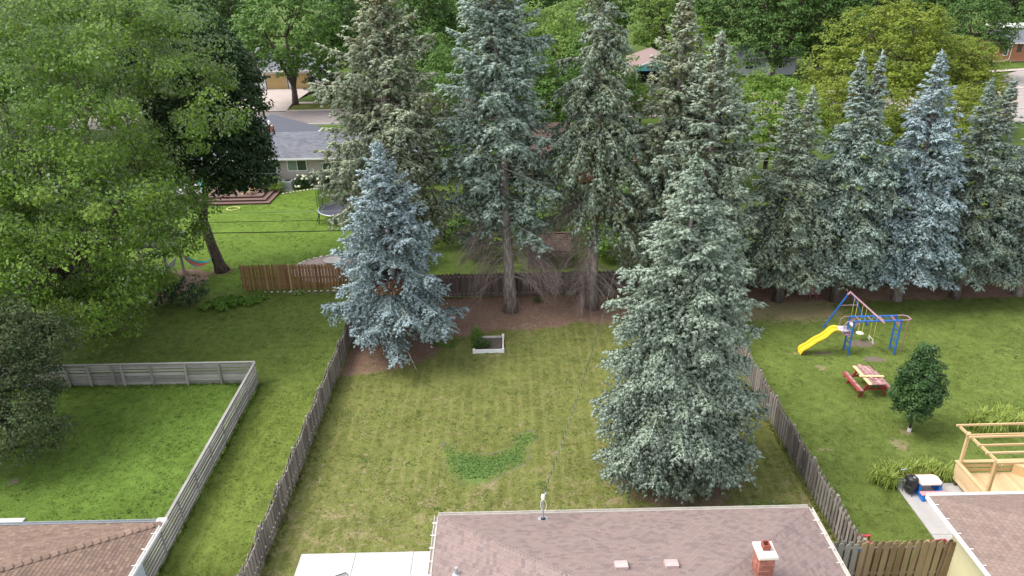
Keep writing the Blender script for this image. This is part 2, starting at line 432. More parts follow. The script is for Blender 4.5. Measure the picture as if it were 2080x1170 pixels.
def spruce(name, label, loc, H, z0, prof, seed, needle, barkmat, tip=(0, 0), trunk_r=.2, whorl=.42, per=6, shoot=.24, brush=.05,
           spc=.17, droop=.25, lift=.12, hang=.35, e_top=38, e_low=-12, fan=.5, maxfan=.95, twin=None, gaps=(), lobe=.12, group=None,
           dead=None, cones=None, rust=None, sidecut=None, lenj=(.78, 1.1), leader=.55, zmin=.2, vjit=.24):
    """whorled conifer. prof: [(height share, radius)] of the crown; tip: lean of the top; dead: (z0, z1, length, n) bare twiggy branches"""
    rg = np.random.default_rng(seed); spc *= .80; brush *= 1.12; shoot *= .86; whorl *= .86
    t = thing(name, label, 'tree', loc, 0, group)
    hs, rs = np.array([p[0] for p in prof]), np.array([p[1] for p in prof])
    def axis(z, fork=0):
        s = z / H
        x, y = tip[0] * s ** 1.3, tip[1] * s ** 1.3
        if twin and s > twin[2]:
            k = (s - twin[2]) / (1 - twin[2]); sg = -1 if fork == 0 else 1
            x += sg * twin[0] * .5 * min(1, k * 2.2); y += sg * twin[1] * .5 * min(1, k * 2.2)
        return np.array([x, y, z])
    P_, D_, S_, R_, A_ = [], [], [], [], []
    rP, rD = [], []
    cP, cD = [], []
    tw = MB()
    lob = rg.uniform(0, 6.28, 4)
    z = z0; wi = 0
    while z < H - .12:
        s = z / H
        forks = (0, 1) if (twin and s > twin[2] + .02) else (0,)
        for fk in forks:
            R0 = np.interp(s, hs, rs); tf = float(np.interp(s, [.8, 1], [1, .5]))
            if len(forks) == 2: R0 *= .66
            n = max(3, int(round(per * (1.0 if R0 > 1.2 else .85))))
            az0 = rg.uniform(0, 6.28)
            for j in range(n + 1):
                az = az0 + 6.283 * j / n + rg.normal() * .22
                zb = z + rg.normal() * whorl * .2
                R = R0 * rg.uniform(*lenj) * (1 + lobe * math.sin(2 * az + lob[0] + s * 5) + lobe * math.sin(3 * az + lob[1] - s * 9))
                if j == n: R *= .55; zb += whorl * .5
                if sidecut and sidecut(az, s): continue
                skip = False
                for (ga, gz, gw, gh) in gaps:
                    if abs((az - ga + math.pi) % 6.283 - math.pi) < gw and abs(zb - gz) < gh: skip = True
                if skip or R < .05 or zb >= H - .06: continue
                el = math.radians(np.interp(s, [0, .35, .8, 1], [e_low, e_low * .4 + 2, e_top * .6, e_top]) + rg.normal() * 5)
                o = axis(zb, fk); hd = np.array([math.cos(az), math.sin(az), 0]); side = np.array([-hd[1], hd[0], 0])
                def path(q):
                    q = np.asarray(q)
                    return o + hd * (R * q)[..., None] + np.array([0, 0, 1]) * (R * (math.tan(el) * q - droop * q ** 2 + lift * q ** 4))[..., None] + side * (R * .06 * np.sin(q * 3 + az))[..., None]
                m = max(3, int(R * .88 / spc))
                q = np.clip(np.linspace(.14 if R < 1.2 else .22, 1, m) + rg.normal(0, .45 / m, m), .1, 1); q.sort(); pts = path(q)
                T = unit(np.gradient(pts, axis=0)) if m > 1 else np.array([hd])
                ln = np.minimum(fan * R * np.power(np.clip(1 - q, 0, 1), .75), maxfan) * np.clip(q / .42, .35, 1) + .10
                K = max(1, int(ln.max() / spc) + 1)
                kk = np.arange(K)[None, None, :] * spc
                for sg in (-1, 1):
                    sd = np.cross(T, np.array([0, 0, 1.0])) * sg
                    th = math.radians(56) + rg.normal(size=(m, 1)) * .34
                    d = unit(T * np.cos(th) + sd * np.sin(th) + np.array([0, 0, 1.0]) * (rg.normal(0, vjit, (m, 1)) - hang * .35))
                    lnr = ln * rg.uniform(.35, 1.25, m) * (rg.random(m) > .10)
                    mask = (kk[0] <= lnr[:, None])
                    kj = kk[0] + rg.uniform(0, spc * .6, (m, K))
                    pos = pts[:, None, :] + d[:, None, :] * kj[..., None]
                    pos[..., 2] -= hang * .55 * kj ** 2 / .6; pos += rg.normal(0, .03, pos.shape)
                    ag = np.clip(.25 + .75 * kj / np.maximum(lnr[:, None], .15), 0, 1) * np.clip(.3 + .8 * q[:, None], 0, 1)
                    dd = np.repeat(d[:, None, :], K, 1).copy(); dd[..., 2] -= hang * kj / .9
                    pm = pos[mask]; dm = unit(dd[mask]); am = ag[mask]
                    if len(pm) == 0: continue
                    sdn = unit(np.cross(dm, np.array([0, 0, 1.0])))
                    for s2 in (-1, 1):
                        ang = rg.uniform(.25, .85, len(pm))[:, None]
                        d2 = unit(dm * np.cos(ang) + sdn * s2 * np.sin(ang) + np.array([0, 0, 1.0]) * rg.normal(.05, min(.22, vjit * 1.4), (len(pm), 1)) - np.array([0, 0, hang * .25]))
                        A_.append(am); P_.append(pm); D_.append(d2); S_.append(tf * shoot * rg.uniform(.65, 1.2, len(pm))); R_.append(brush * rg.uniform(.8, 1.25, len(pm)))
                A_.append(.2 + .7 * q); P_.append(pts); D_.append(unit(T + np.array([0, 0, .1]))); S_.append(np.full(m, shoot * tf)); R_.append(np.full(m, brush * tf))
                if R > .7:
                    bp = path(np.linspace(0, .85, 4))
                    tw.tube(bp, [.012 + .014 * R, .009 + .010 * R, .008 + .006 * R, .006], 4, False)
                if cones and s > cones[0] and rg.random() < cones[1]:
                    c = rg.integers(3, 9); qq = rg.uniform(.45, .95, c); cp = path(qq) + rg.normal(size=(c, 3)) * .09
                    cP.append(cp - np.array([0, 0, .03])); cD.append(unit(np.array([0, 0, -1.0]) + rg.normal(size=(c, 3)) * .25))
        z += whorl * np.interp(s, [0, .6, .85, 1], [1, .85, .55, .28]) * rg.uniform(.85, 1.15); wi += 1
    for fk in ((0, 1) if twin else (0,)):      # leader
        a = axis(H - leader, fk); b = axis(H, fk)
        c = 22; q = np.linspace(0, 1, c)[:, None]
        A_.append(np.full(c, .9)); P_.append(a + (b - a) * q); D_.append(unit(np.array([0, 0, 1.0]) + rg.normal(size=(c, 3)) * .55)); S_.append(np.full(c, shoot * .8)); R_.append(np.full(c, brush * .5))
    P, D, S, R, A = (np.concatenate(x) for x in (P_, D_, S_, R_, A_))
    ok = P[:, 2] + D[:, 2] * S > zmin + .12 * np.sin(P[:, 0] * 3) * np.cos(P[:, 1] * 3)      # lowest boughs stay clear of the ground
    P, D, S, R, A = P[ok], D[ok], S[ok], R[ok], A[ok]
    part('crown', brush_mesh('crown', P, D, S, R, rg, A), needle, t)
    zs = np.linspace(0, H - .7, 9)
    mb = MB()
    flare = [1.35 if k == 0 else 1 for k in range(9)]
    for fk in ((0, 1) if twin else (0,)):
        mb.tube([axis(zz, fk) for zz in zs], [max(.015, trunk_r * (1 - zz / H) ** .8 * f) for zz, f in zip(zs, flare)], 10)
    part('trunk', mb, barkmat, t, smooth=True)
    part('limbs', tw, barkmat, t, smooth=True)
    if cones and cP:
        cP, cD = np.concatenate(cP), np.concatenate(cD)
        part('cones', brush_mesh('cones', cP, cD, np.full(len(cP), .20), np.full(len(cP), .045), rg), M_cone, t, kind='stuff')
    if dead:
        dm = MB()
        for (dz0, dz1, dl, dn, azc, azw) in dead:
            for _ in range(dn):
                zb = rg.uniform(dz0, dz1); az = azc + rg.uniform(-azw, azw); l = dl * rg.uniform(.55, 1.1)
                hd = np.array([math.cos(az), math.sin(az), 0]); o = axis(zb)
                side = np.array([-hd[1], hd[0], 0]); e0 = rg.uniform(-.25, .15); dr = rg.uniform(.3, .75)
                q = np.linspace(0, 1, 6)
                pts = o + hd * (l * q)[:, None] + np.array([0, 0, 1]) * (l * (e0 * q - dr * q ** 1.8))[:, None] + side * (l * .12 * np.sin(q * 2.5 + az))[:, None]
                pts += np.cumsum(rg.normal(0, .035, pts.shape), axis=0) * (q > .1)[:, None]
                dm.tube(pts, [.021, .018, .015, .012, .009, .005], 3, False)
                for k in range(int(10 + l * 8)):
                    qq = rg.uniform(.2, 1); b0 = o + hd * (l * qq) + np.array([0, 0, l * (e0 * qq - dr * qq ** 1.8)]) + side * (l * .12 * math.sin(qq * 2.5 + az))
                    sg = 1 if k % 2 else -1; l2 = l * rg.uniform(.15, .38)
                    d2 = unit(hd * .8 + side * sg * rg.uniform(.4, .9) + np.array([0, 0, rg.uniform(-1.0, -.1)]))
                    mid = b0 + d2 * l2 * .5; end = b0 + d2 * l2 + np.array([0, 0, -.25 * l2])
                    mid = mid + rg.normal(0, .05, 3); dm.tube([b0, mid, end + rg.normal(0, .08, 3)], [.007, .006, .003], 3, False)
        part('dead_branches', dm, M_deadwood, t, label='bare grey twigs hanging below the living crown')
    if rust:
        pp, dd = [], []
        for (cx, cy, cz, rr, cnt) in rust:
            e = sphere_dirs(cnt, rg, -1) * rg.uniform(.2, 1, (cnt, 1)) * np.array([rr, rr * .7, rr * .45])
            pp.append(np.array([cx, cy, cz]) + e); dd.append(unit(e * .5 + np.array([0, 0, -.5]) + rg.normal(size=(cnt, 3)) * .4))
        pp, dd = np.concatenate(pp), np.concatenate(dd)
        part('dead_needles', brush_mesh('dead_needles', pp, dd, np.full(len(pp), .26), np.full(len(pp), .045), rg), M_rust, t, label='patch of dead rust brown needles')
    return t
# ----------------------------------------------------------------------------
# palette
# ----------------------------------------------------------------------------
M_lawn = mat_lawn('turf')
M_farlawn = mat_plain('far_turf', (.075, .115, .022), .9, .3, .35, 0, .1)
M_clover = mat_leaf('clover_leaf', (.085, .155, .035), (.15, .235, .06), None, .2, .6, .2)
M_conc_white = mat_plain('pale_concrete', (.50, .485, .48), .85, .11, .9, .03, .2, bump=.002)
M_conc = mat_plain('grey_concrete', (.44, .42, .41), .9, .10, .9, .03, .2, bump=.003)
M_conc_far = mat_plain('driveway_concrete', (.44, .37, .34), .9, .1, .3, .03, .2)
M_asphalt = mat_plain('asphalt', (.22, .19, .185), .92, .18, .25, 0, .2)
M_kerb = mat_plain('kerb_concrete', (.46, .42, .38), .9, .1, .6)
M_shC = mat_shingle('mauve_shingle', [(.205, .155, .148), (.25, .19, .178), (.285, .215, .203), (.30, .222, .205), (.265, .19, .17)], .15)
M_shL = mat_shingle('tan_shingle', [(.17, .115, .09), (.235, .16, .125), (.27, .185, .14), (.20, .14, .115), (.31, .22, .165)], .15)
M_shR = mat_shingle('rosy_shingle', [(.215, .155, .135), (.25, .18, .155), (.285, .20, .17), (.24, .185, .16), (.30, .22, .185)], .3)
M_shG = mat_shingle('grey_shingle', [(.15, .155, .185), (.19, .195, .225), (.225, .23, .26), (.175, .18, .20)], .5)
M_shB = mat_shingle('brown_shingle', [(.085, .058, .047), (.115, .078, .062), (.135, .092, .072)], .3)
M_shP = mat_shingle('pink_shingle', [(.25, .175, .165), (.28, .20, .185), (.30, .215, .205)], .2)
M_white = mat_plain('white_paint', (.76, .75, .73), .5, .05, 2, .02, .4)
M_whitedirty = mat_plain('aged_white_paint', (.58, .54, .49), .6, .15, 4, .05, .3)
M_siding = mat_plain('greige_siding', (.40, .36, .33), .7, .05, 1, .03, .3)
M_cream = mat_plain('cream_siding', (.62, .57, .36), .7, .05, 1, .03, .3)
M_tan = mat_plain('tan_siding', (.34, .27, .18), .75, .08, 1, .05, .3)
M_olive = mat_plain('shed_siding', (.25, .22, .17), .8, .1, 1, .05, .25)
M_brick = mat_plain('red_brick', (.33, .135, .10), .9, .22, 9, .28, .15, bump=.003)
M_mortar = mat_plain('mortar', (.42, .36, .30), .95, .15, 14)
M_flue = mat_plain('clay_flue', (.26, .075, .055), .8, .2, 12)
M_glass = mat_plain('window_glass', (.04, .055, .055), .12, .1, 1, 0, .6)
M_glassgreen = mat_plain('curtained_glass', (.17, .24, .18), .25, .1, 1, 0, .5)
M_dark = mat_plain('carport_shade', (.02, .02, .022), .8, .1, 1)
M_black = mat_plain('black_enamel', (.022, .022, .026), .45, .1, 4, .05, .5)
M_galv = mat_plain('galvanised_steel', (.42, .44, .47), .45, .1, 5, .03, .5, .5)
M_blue = mat_plain('blue_tube_paint', (.02, .13, .46), .4, .1, 4, .05, .5)
M_mauve = mat_plain('faded_mauve_paint', (.42, .24, .30), .5, .15, 4, .05, .4)
M_brownpaint = mat_plain('faded_brown_tube', (.30, .17, .14), .6, .15, 4, .05, .3)
M_yellow = mat_plain('yellow_plastic', (.84, .60, .035), .35, .06, 1.5, .0, .5)
M_lilac = mat_plain('lilac_plastic', (.66, .58, .68), .45, .08, 2, 0, .4)
M_rope = mat_plain('yellow_rope', (.62, .50, .16), .8, .1, 4)
M_cream_plastic = mat_plain('cream_plastic', (.75, .67, .58), .45, .06, 2, 0, .4)
M_pink = mat_plain('coral_pink_plastic', (.80, .32, .33), .45, .06, 2, 0, .4)
M_blue2 = mat_plain('bright_blue_plastic', (.02, .19, .62), .4, .06, 2, 0, .4)
M_redpaint = mat_plain('worn_red_paint', (.27, .045, .04), .7, .25, 5, .12, .3)
M_redpink = mat_plain('sun_bleached_red_paint', (.34, .12, .12), .8, .3, 7, .3, .2, col2=(.52, .36, .34))
M_redplastic = mat_plain('red_plastic', (.42, .05, .07), .5, .12, 3)
M_yellowboard = mat_plain('pale_yellow_board', (.62, .50, .27), .75, .12, 4, .1, .25)
M_pine = mat_wood('new_pine', (.52, .35, .17), (.68, .50, .29), 0, .7, .2)
M_pine_y = mat_wood('new_pine_lengthwise', (.56, .38, .20), (.70, .52, .31), 1, .7, .2)
M_pine_z = mat_wood('new_pine_upright', (.50, .34, .16), (.66, .48, .27), 2, .7, .2)
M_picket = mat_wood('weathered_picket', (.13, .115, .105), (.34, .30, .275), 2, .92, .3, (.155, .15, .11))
M_picketdark = mat_wood('shaded_picket', (.115, .085, .08), (.24, .185, .17), 2, .92, .3)  # darker brown picket wood, shade at the back fence put into the colour
M_gatewood = mat_wood('brown_picket', (.20, .135, .075), (.36, .265, .165), 2, .9, .3)
M_gategrey = mat_wood('silvered_picket', (.20, .19, .175), (.33, .315, .29), 2, .9, .3)
M_redcedar = mat_wood('red_cedar_picket', (.19, .095, .045), (.36, .21, .11), 2, .85, .3)
M_cedarpost = mat_wood('cedar_post', (.33, .21, .11), (.46, .31, .17), 2, .85, .3)
M_slat = mat_wood('silver_slat', (.20, .19, .18), (.39, .37, .355), 0, .9, .3)
M_slatpost = mat_wood('silver_post', (.19, .18, .165), (.34, .31, .285), 2, .9, .3)
M_rail = mat_wood('skylit_weathered_rail', (.20, .175, .15), (.36, .32, .28), 0, .9, .3)  # weathered wood, lightened for sky light caught between the pickets
M_deckbrown = mat_wood('brown_deck_board', (.14, .085, .075), (.22, .145, .125), 0, .75, .2)
M_pole = mat_wood('pole_wood', (.075, .045, .032), (.15, .10, .075), 2, .95, .3)
M_spbark = mat_bark('spruce_bark', (.16, .13, .118), (.40, .345, .32))
M_bark = mat_bark('maple_bark', (.055, .04, .036), (.155, .12, .105))
M_deadwood = mat_plain('dead_twigs', (.29, .23, .205), .95, .25, 2)
M_rust = mat_leaf('dead_rust_needles', (.19, .115, .075), (.36, .235, .165), None, 0, .9, .05)
M_cone = mat_leaf('spruce_cone', (.16, .105, .05), (.30, .215, .115), None, 0, .8, .1)
M_stone = mat_plain('pale_stone', (.55, .50, .44), .9, .2, 5, .2)
M_gravel = mat_plain('buff_gravel', (.36, .28, .24), .95, .25, 6)
M_soil = mat_plain('dark_soil', (.10, .08, .065), .95, .35, 9, bump=.02)
M_mulch = mat_plain('bark_mulch', (.16, .105, .085), .95, .4, 8, bump=.03)

# ----------------------------------------------------------------------------
# ground
# ----------------------------------------------------------------------------
def sdist(px, py, poly):
    """signed distance to a polygon, positive inside"""
    poly = np.array(poly, float); n = len(poly)
    dmin = np.full(px.shape, 1e9); ins = np.zeros(px.shape, bool)
    for i in range(n):
        a, b = poly[i], poly[(i + 1) % n]
        e = b - a; wx, wy = px - a[0], py - a[1]
        t = np.clip((wx * e[0] + wy * e[1]) / (e @ e), 0, 1)
        dmin = np.minimum(dmin, np.hypot(wx - e[0] * t, wy - e[1] * t))
        c = (a[1] > py) != (b[1] > py)
        with np.errstate(divide='ignore', invalid='ignore'):
            ins ^= c & (px < (b[0] - a[0]) * (py - a[1]) / (b[1] - a[1] + 1e-12) + a[0])
    return np.where(ins, dmin, -dmin)
LOT_L, LOT_R, BACK = -8.33, 10.70, 38.1
P_litter = [(-8.3, 29.6), (-7.2, 29.7), (-5.2, 30.3), (-4.0, 31.3), (-3.0, 33.0), (-1.1, 33.8), (1.5, 33.9), (3.4, 34.5), (5.4, 34.3), (7, 35.0), (10.6, 35.2), (10.6, 38.2), (-8.3, 38.2)]
P_clover = [(-2.83, 24.09), (-2.42, 23.47), (-1.7, 23.47), (-1.05, 23.22), (-.3, 23.6), (.15, 24.1), (.05, 24.5), (.6, 24.9), (.85, 24.5), (.3, 23.8), (.3, 22.95), (-.6, 22.3), (-1.15, 21.8), (-1.85, 21.75), (-2.4, 22.3), (-2.7, 23.4)]
def cover(x, y):
    n = len(x)
    cov = np.tile(np.array([.085, .118, .024]), (n, 1)); dry = np.full(n, .25); lit = np.zeros(n); soil = np.zeros(n); mow = np.zeros(n)
    def zone(mask, c, d, mw=0.0):
        cov[mask] = c; dry[mask] = d; mow[mask] = mw
    inlot = (x > LOT_L) & (x < LOT_R) & (y < BACK)
    zone(inlot, (.142, .158, .038), .50, 1.0)
    zone((x <= LOT_L) & (y < 39.5), (.124, .168, .027), .24, .35)
    zone((x < -11.7) & (y < 29.2), (.098, .160, .022), .14)
    zone((x < -8.3) & (y >= 29.2) & (y < 39.5), (.110, .155, .027), .18)
    zone((y >= 39.5), (.105, .170, .020), .03); zone((y >= BACK) & (x > -8.2), (.075, .115, .018), .1)  # lawn beyond the back fence darkened to stand in for shade
    zone((x > LOT_R) & (y < BACK), (.116, .158, .030), .36)
    k = inlot & (y < 24); dry[k] += .10 * np.clip((24 - y[k]) / 4, 0, 1)
    def spot(cx, cy, rx, ry, arr, v, soft=.6):
        d = np.hypot((x - cx) / rx, (y - cy) / ry)
        np.maximum(arr, v * np.clip((1 + soft - d) / (2 * soft), 0, 1), out=arr)
    s = sdist(x, y, P_litter); lit[:] = np.where(inlot, np.clip(.5 + s * .55, 0, 1), lit)
    s = sdist(x, y, P_clover)
    a = np.clip(.45 + s * 1.6, 0, 1)[:, None]; cov[:] = cov * (1 - a) + np.array([.095, .175, .04]) * a; dry[:] -= a[:, 0] * .8
    ring = np.exp(-((s + .16) / .16) ** 2); soil[:] = np.maximum(soil, ring * .62)
    spot(6.2, 21.3, 2.9, 2.2, lit, .62); spot(6.2, 21.3, 2.5, 1.9, soil, .6)  # needle litter, plus the broad spruce's shade painted in as soil
    spot(9.6, 19.0, .5, 1.5, dry, .9)
    # right hand yard
    d = np.clip((y - 32.6) / 2.2, 0, 1) * np.clip((x - 10.8) / 1.5, 0, 1) * np.clip((20.5 - x) / 3.5, 0, 1) * (y < BACK); dry[:] = np.maximum(dry, d * .95)
    under = (x > LOT_R) & (y > 35.8) & (y < BACK + .3); lit[under] = np.maximum(lit[under], np.clip((y[under] - 35.6) / 1.6, 0, .85))
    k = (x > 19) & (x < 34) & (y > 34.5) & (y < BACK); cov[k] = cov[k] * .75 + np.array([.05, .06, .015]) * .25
    for q in ((17.3, 31.62, .75, .38), (17.25, 30.05, .6, .26), (15.1, 30.72, .42, .16)): spot(*q, soil, 1.0, .22)
    for q in ((14.6, 30.75, 1.5, .28), (15.2, 23.5, .5, .7), (15.9, 24.3, .35, .35), (12.2, 23.3, .6, .2), (14.4, 29.4, .4, .4)): spot(*q, dry, .82)
    # left: mown strip worn by traffic, beds
    for q in ((-20.6, 41.3, 1.7, 1.9), (-22, 39.4, 2.5, 1.6)): spot(*q, lit, 1.0, .2)
    spot(-18.4, 42.6, .9, .7, lit, .75)
    spot(-12.0, 39.15, 4.0, .35, soil, .55)
    for q in ((-19.2, 22.4, .25, .2), (-21.4, 28.5, .3, .2)): spot(*q, soil, .9)
    for q in ((-1.2, 31.25, .9, .2), (-7.5, 22.0, .4, .5), (-6.6, 20.1, .5, .3), (-5.5, 19.3, .6, .3), (-3.4, 20.7, .5, .3), (.9, 22.4, .6, .25), (1.5, 23.4, .5, .25), (3.5, 20.6, .6, .4), (-1.0, 21.6, .7, .3)): spot(*q, dry, .8)
    return cov, np.clip(dry, 0, 1), np.clip(lit, 0, 1), np.clip(soil, 0, 1), mow
def set_cover(me, x, y):
    cov, dry, lit, soil, mow = cover(x, y)
    c = me.color_attributes.new('cover', 'FLOAT_COLOR', 'POINT')
    c.data.foreach_set('color', np.concatenate([cov, np.ones((len(x), 1))], 1).astype(np.float32).ravel())
    for nm, arr in (('dry', dry), ('litter', lit), ('soil', soil), ('mow', mow)):
        a = me.attributes.new(nm, 'FLOAT', 'POINT'); a.data.foreach_set('value', arr.astype(np.float32))
X0, X1, Y0, Y1, STEP = -34.0, 36.0, 12.0, 64.0, .25
gx = np.arange(X0, X1 + 1e-6, STEP); gy = np.arange(Y0, Y1 + 1e-6, STEP)
GX, GY = np.meshgrid(gx, gy); GXr, GYr = GX.ravel(), GY.ravel()
GZ = .025 * np.sin(GXr * .9 + 1) * np.sin(GYr * .7) + .012 * np.sin(GXr * 2.3) * np.cos(GYr * 2.9)
nx, ny = len(gx), len(gy)
ii = (np.arange(ny - 1)[:, None] * nx + np.arange(nx - 1)[None, :]).ravel()
me = np_mesh('lawn', np.stack([GXr, GYr, GZ], 1), np.stack([ii, ii + 1, ii + nx + 1, ii + nx], 1), True)
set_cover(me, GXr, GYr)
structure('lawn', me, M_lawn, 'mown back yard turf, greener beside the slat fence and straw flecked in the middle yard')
structure('ground', MB().quad((-600, -60, -.12), (600, -60, -.12), (600, 900, -.12), (-600, 900, -.12)), M_farlawn, 'green ground of the neighbourhood reaching far beyond the street')

def ground_z(x, y): return .025 * np.sin(x * .9 + 1) * np.sin(y * .7) + .012 * np.sin(x * 2.3) * np.cos(y * 2.9)
def grass(name, label, x0, x1, y0, y1, dens, hgt, seed, keep=None):
    rg = np.random.default_rng(seed); n = int((x1 - x0) * (y1 - y0) * dens)
    x = rg.uniform(x0, x1, n); y = rg.uniform(y0, y1, n)
    cl = np.sin(x * .9 + np.sin(y * 1.1) * 2.3) * np.sin(y * .8 + np.sin(x * .7) * 2.6)
    k = rg.random(n) < .55 + .4 * cl
    _, dry, lit, soil, _ = cover(x, y); k &= (lit < .45) & (soil < .4)
    if keep is not None: k &= keep(x, y)
    x, y = x[k], y[k]; n = len(x)
    z = ground_z(x, y); B = 3
    V = np.empty((n, B, 3, 3), np.float32)
    for b in range(B):
        a = rg.uniform(0, 6.28, n); h = hgt * rg.uniform(.4, 1.0, n); w = hgt * .42; lean = rg.uniform(.9, 2.2, n) * h
        ox, oy = rg.normal(0, hgt * .35, n), rg.normal(0, hgt * .35, n)
        V[:, b, 0] = np.stack([x + ox - w * np.sin(a), y + oy + w * np.cos(a), z - .01], 1)
        V[:, b, 1] = np.stack([x + ox + w * np.sin(a), y + oy - w * np.cos(a), z - .01], 1)
        V[:, b, 2] = np.stack([x + ox + lean * np.cos(a), y + oy + lean * np.sin(a), z + h], 1)
    V = V.reshape(-1, 3)
    me = np_mesh(name, V, np.arange(len(V)).reshape(-1, 3))
    set_cover(me, V[:, 0].astype(float), V[:, 1].astype(float))
    o = part(name, me, M_lawn); tag(o, label, 'grass', None, 'stuff'); return o
grass('grass', 'short dry olive grass of the middle yard between the picket fences', LOT_L + .1, LOT_R - .1, 15, 35.5, 46, .055, 1, lambda x, y: ~((x < -2.2) & (x > -7.2) & (y < 18.4)) & ~((x > -2.3) & (x < 8.8) & (y < 16.6)))
grass('grass', 'lush green grass in the yard inside the grey slat fence', -27, -11.8, 17, 29.2, 42, .06, 2, lambda x, y: ~((x < -17.4) & (y < 20.4)))
grass('grass', 'green grass strip between the slat fence and the picket fence', -11.5, LOT_L - .1, 15, 39.4, 40, .055, 3)
grass('grass', 'shaded grass under the big maple behind the slat fence', -27, -11.5, 29.3, 39.4, 24, .06, 4)
grass('grass', 'green grass around the play set and picnic table', LOT_R + .1, 31, 17, 36.5, 36, .055, 5, lambda x, y: ~((x > 13.8) & (y < 21.2)))
grass('grass', 'bright green grass between the red cedar fence and the grey house', -30, -8, 39.7, 58, 14, .07, 6)
# tall unmown fringe along the picket fences
def fringe(label, pts, seed, dens=34, h=.17):
    rg = np.random.default_rng(seed); xs, ys = [], []
    for (ax, ay), (bx, by) in zip(pts[:-1], pts[1:]):
        n = int(math.hypot(bx - ax, by - ay) * dens); t = rg.random(n)
        xs.append(ax + (bx - ax) * t + rg.normal(0, .07, n)); ys.append(ay + (by - ay) * t + rg.normal(0, .07, n))
    x, y = np.concatenate(xs), np.concatenate(ys); n = len(x); V = np.empty((n, 3, 3, 3), np.float32)
    for b in range(3):
        a = rg.uniform(0, 6.28, n); hh = h * rg.uniform(.4, 1.3, n); w = .014
        V[:, b, 0] = np.stack([x - w * np.sin(a), y + w * np.cos(a), 0 * x], 1); V[:, b, 1] = np.stack([x + w * np.sin(a), y - w * np.cos(a), 0 * x], 1)
        V[:, b, 2] = np.stack([x + .5 * hh * np.cos(a), y + .5 * hh * np.sin(a), hh], 1)
    V = V.reshape(-1, 3); me = np_mesh('tall_grass', V, np.arange(len(V)).reshape(-1, 3)); set_cover(me, V[:, 0].astype(float), V[:, 1].astype(float))
    tag(part('tall_grass', me, M_lawn), label, 'grass', None, 'stuff')
fringe('uncut grass along the foot of the left picket fence', [(-8.2, 14), (-8.2, 29.6)], 1)
fringe('uncut grass along the foot of the right picket fence', [(10.55, 15.5), (10.55, 28)], 2)
fringe('uncut grass along the grey slat fence', [(-11.6, 15), (-11.75, 29), (-22, 29.1)], 3)
# clover patch
rg = np.random.default_rng(5); n = 5200
x = rg.uniform(-2.9, 1, n); y = rg.uniform(22, 25.1, n)
s = sdist(x, y, P_clover) + .1 * np.sin(x * 9) * np.sin(y * 8) + rg.normal(0, .13, n); k = s > .02; x, y = x[k], y[k]
tag(part('clover_leaves', leaf_mesh('clover_leaves', np.stack([x, y, ground_z(x, y) + rg.uniform(.01, .05, len(x))], 1), unit(rg.normal(size=(len(x), 3)) * .35 + np.array([0, 0, 1.])), rg.uniform(.04, .085, len(x)), rg, .9), M_clover),
    'vivid green clover patch in the middle of the dry lawn', 'clover', None, 'stuff')
# scattered fallen needles and cones on the litter
n = 9000; x = rg.uniform(-8.2, 10.5, n); y = rg.uniform(29.8, 38, n); s = sdist(x, y, P_litter) + rg.normal(0, .3, n); k = s > .1; x, y = x[k], y[k]
M_fallen = mat_leaf('fallen_needles', (.10, .055, .04), (.36, .235, .165), None, 0, .9, .1, patch_scale=.8)
tag(part('fallen_needles', leaf_mesh('fallen_needles', np.stack([x, y, ground_z(x, y) + .012], 1), unit(rg.normal(size=(len(x), 3)) * .25 + np.array([0, 0, 1.])), rg.uniform(.05, .16, len(x)), rg, .35), M_fallen),
    'rusty litter of needles, twigs and cones under the tall spruces', 'needle litter', None, 'stuff')

# broad leaved weeds scattered through the turf
rg = np.random.default_rng(9); pc_ = []
for (wx0, wx1, wy0, wy1, cnt) in ((LOT_L, LOT_R, 18.5, 33.5, 150), (-27, -8.5, 20.5, 39, 150), (LOT_R + .3, 30, 21.5, 36, 120)):
    cx_ = rg.uniform(wx0, wx1, cnt); cy_ = rg.uniform(wy0, wy1, cnt); m_ = rg.integers(4, 22, cnt); sp_ = rg.uniform(.05, .25, cnt)
    o_ = np.repeat(np.arange(cnt), m_); pc_.append(np.stack([cx_[o_] + rg.normal(size=len(o_)) * sp_[o_], cy_[o_] + rg.normal(size=len(o_)) * sp_[o_]], 1))
pc_ = np.concatenate(pc_)
tag(part('lawn_weeds', leaf_mesh('lawn_weeds', np.stack([pc_[:, 0], pc_[:, 1], ground_z(pc_[:, 0], pc_[:, 1]) + .03], 1), unit(rg.normal(size=(len(pc_), 3)) * .3 + np.array([0, 0, 1.])), rg.uniform(.05, .11, len(pc_)), rg, .7), mat_leaf('weed_leaf', (.06, .12, .02), (.15, .21, .06), None, .2, .6, .2, patch_scale=.6)),
    'small broad leaved weeds scattered through all three lawns', 'weeds', None, 'stuff')

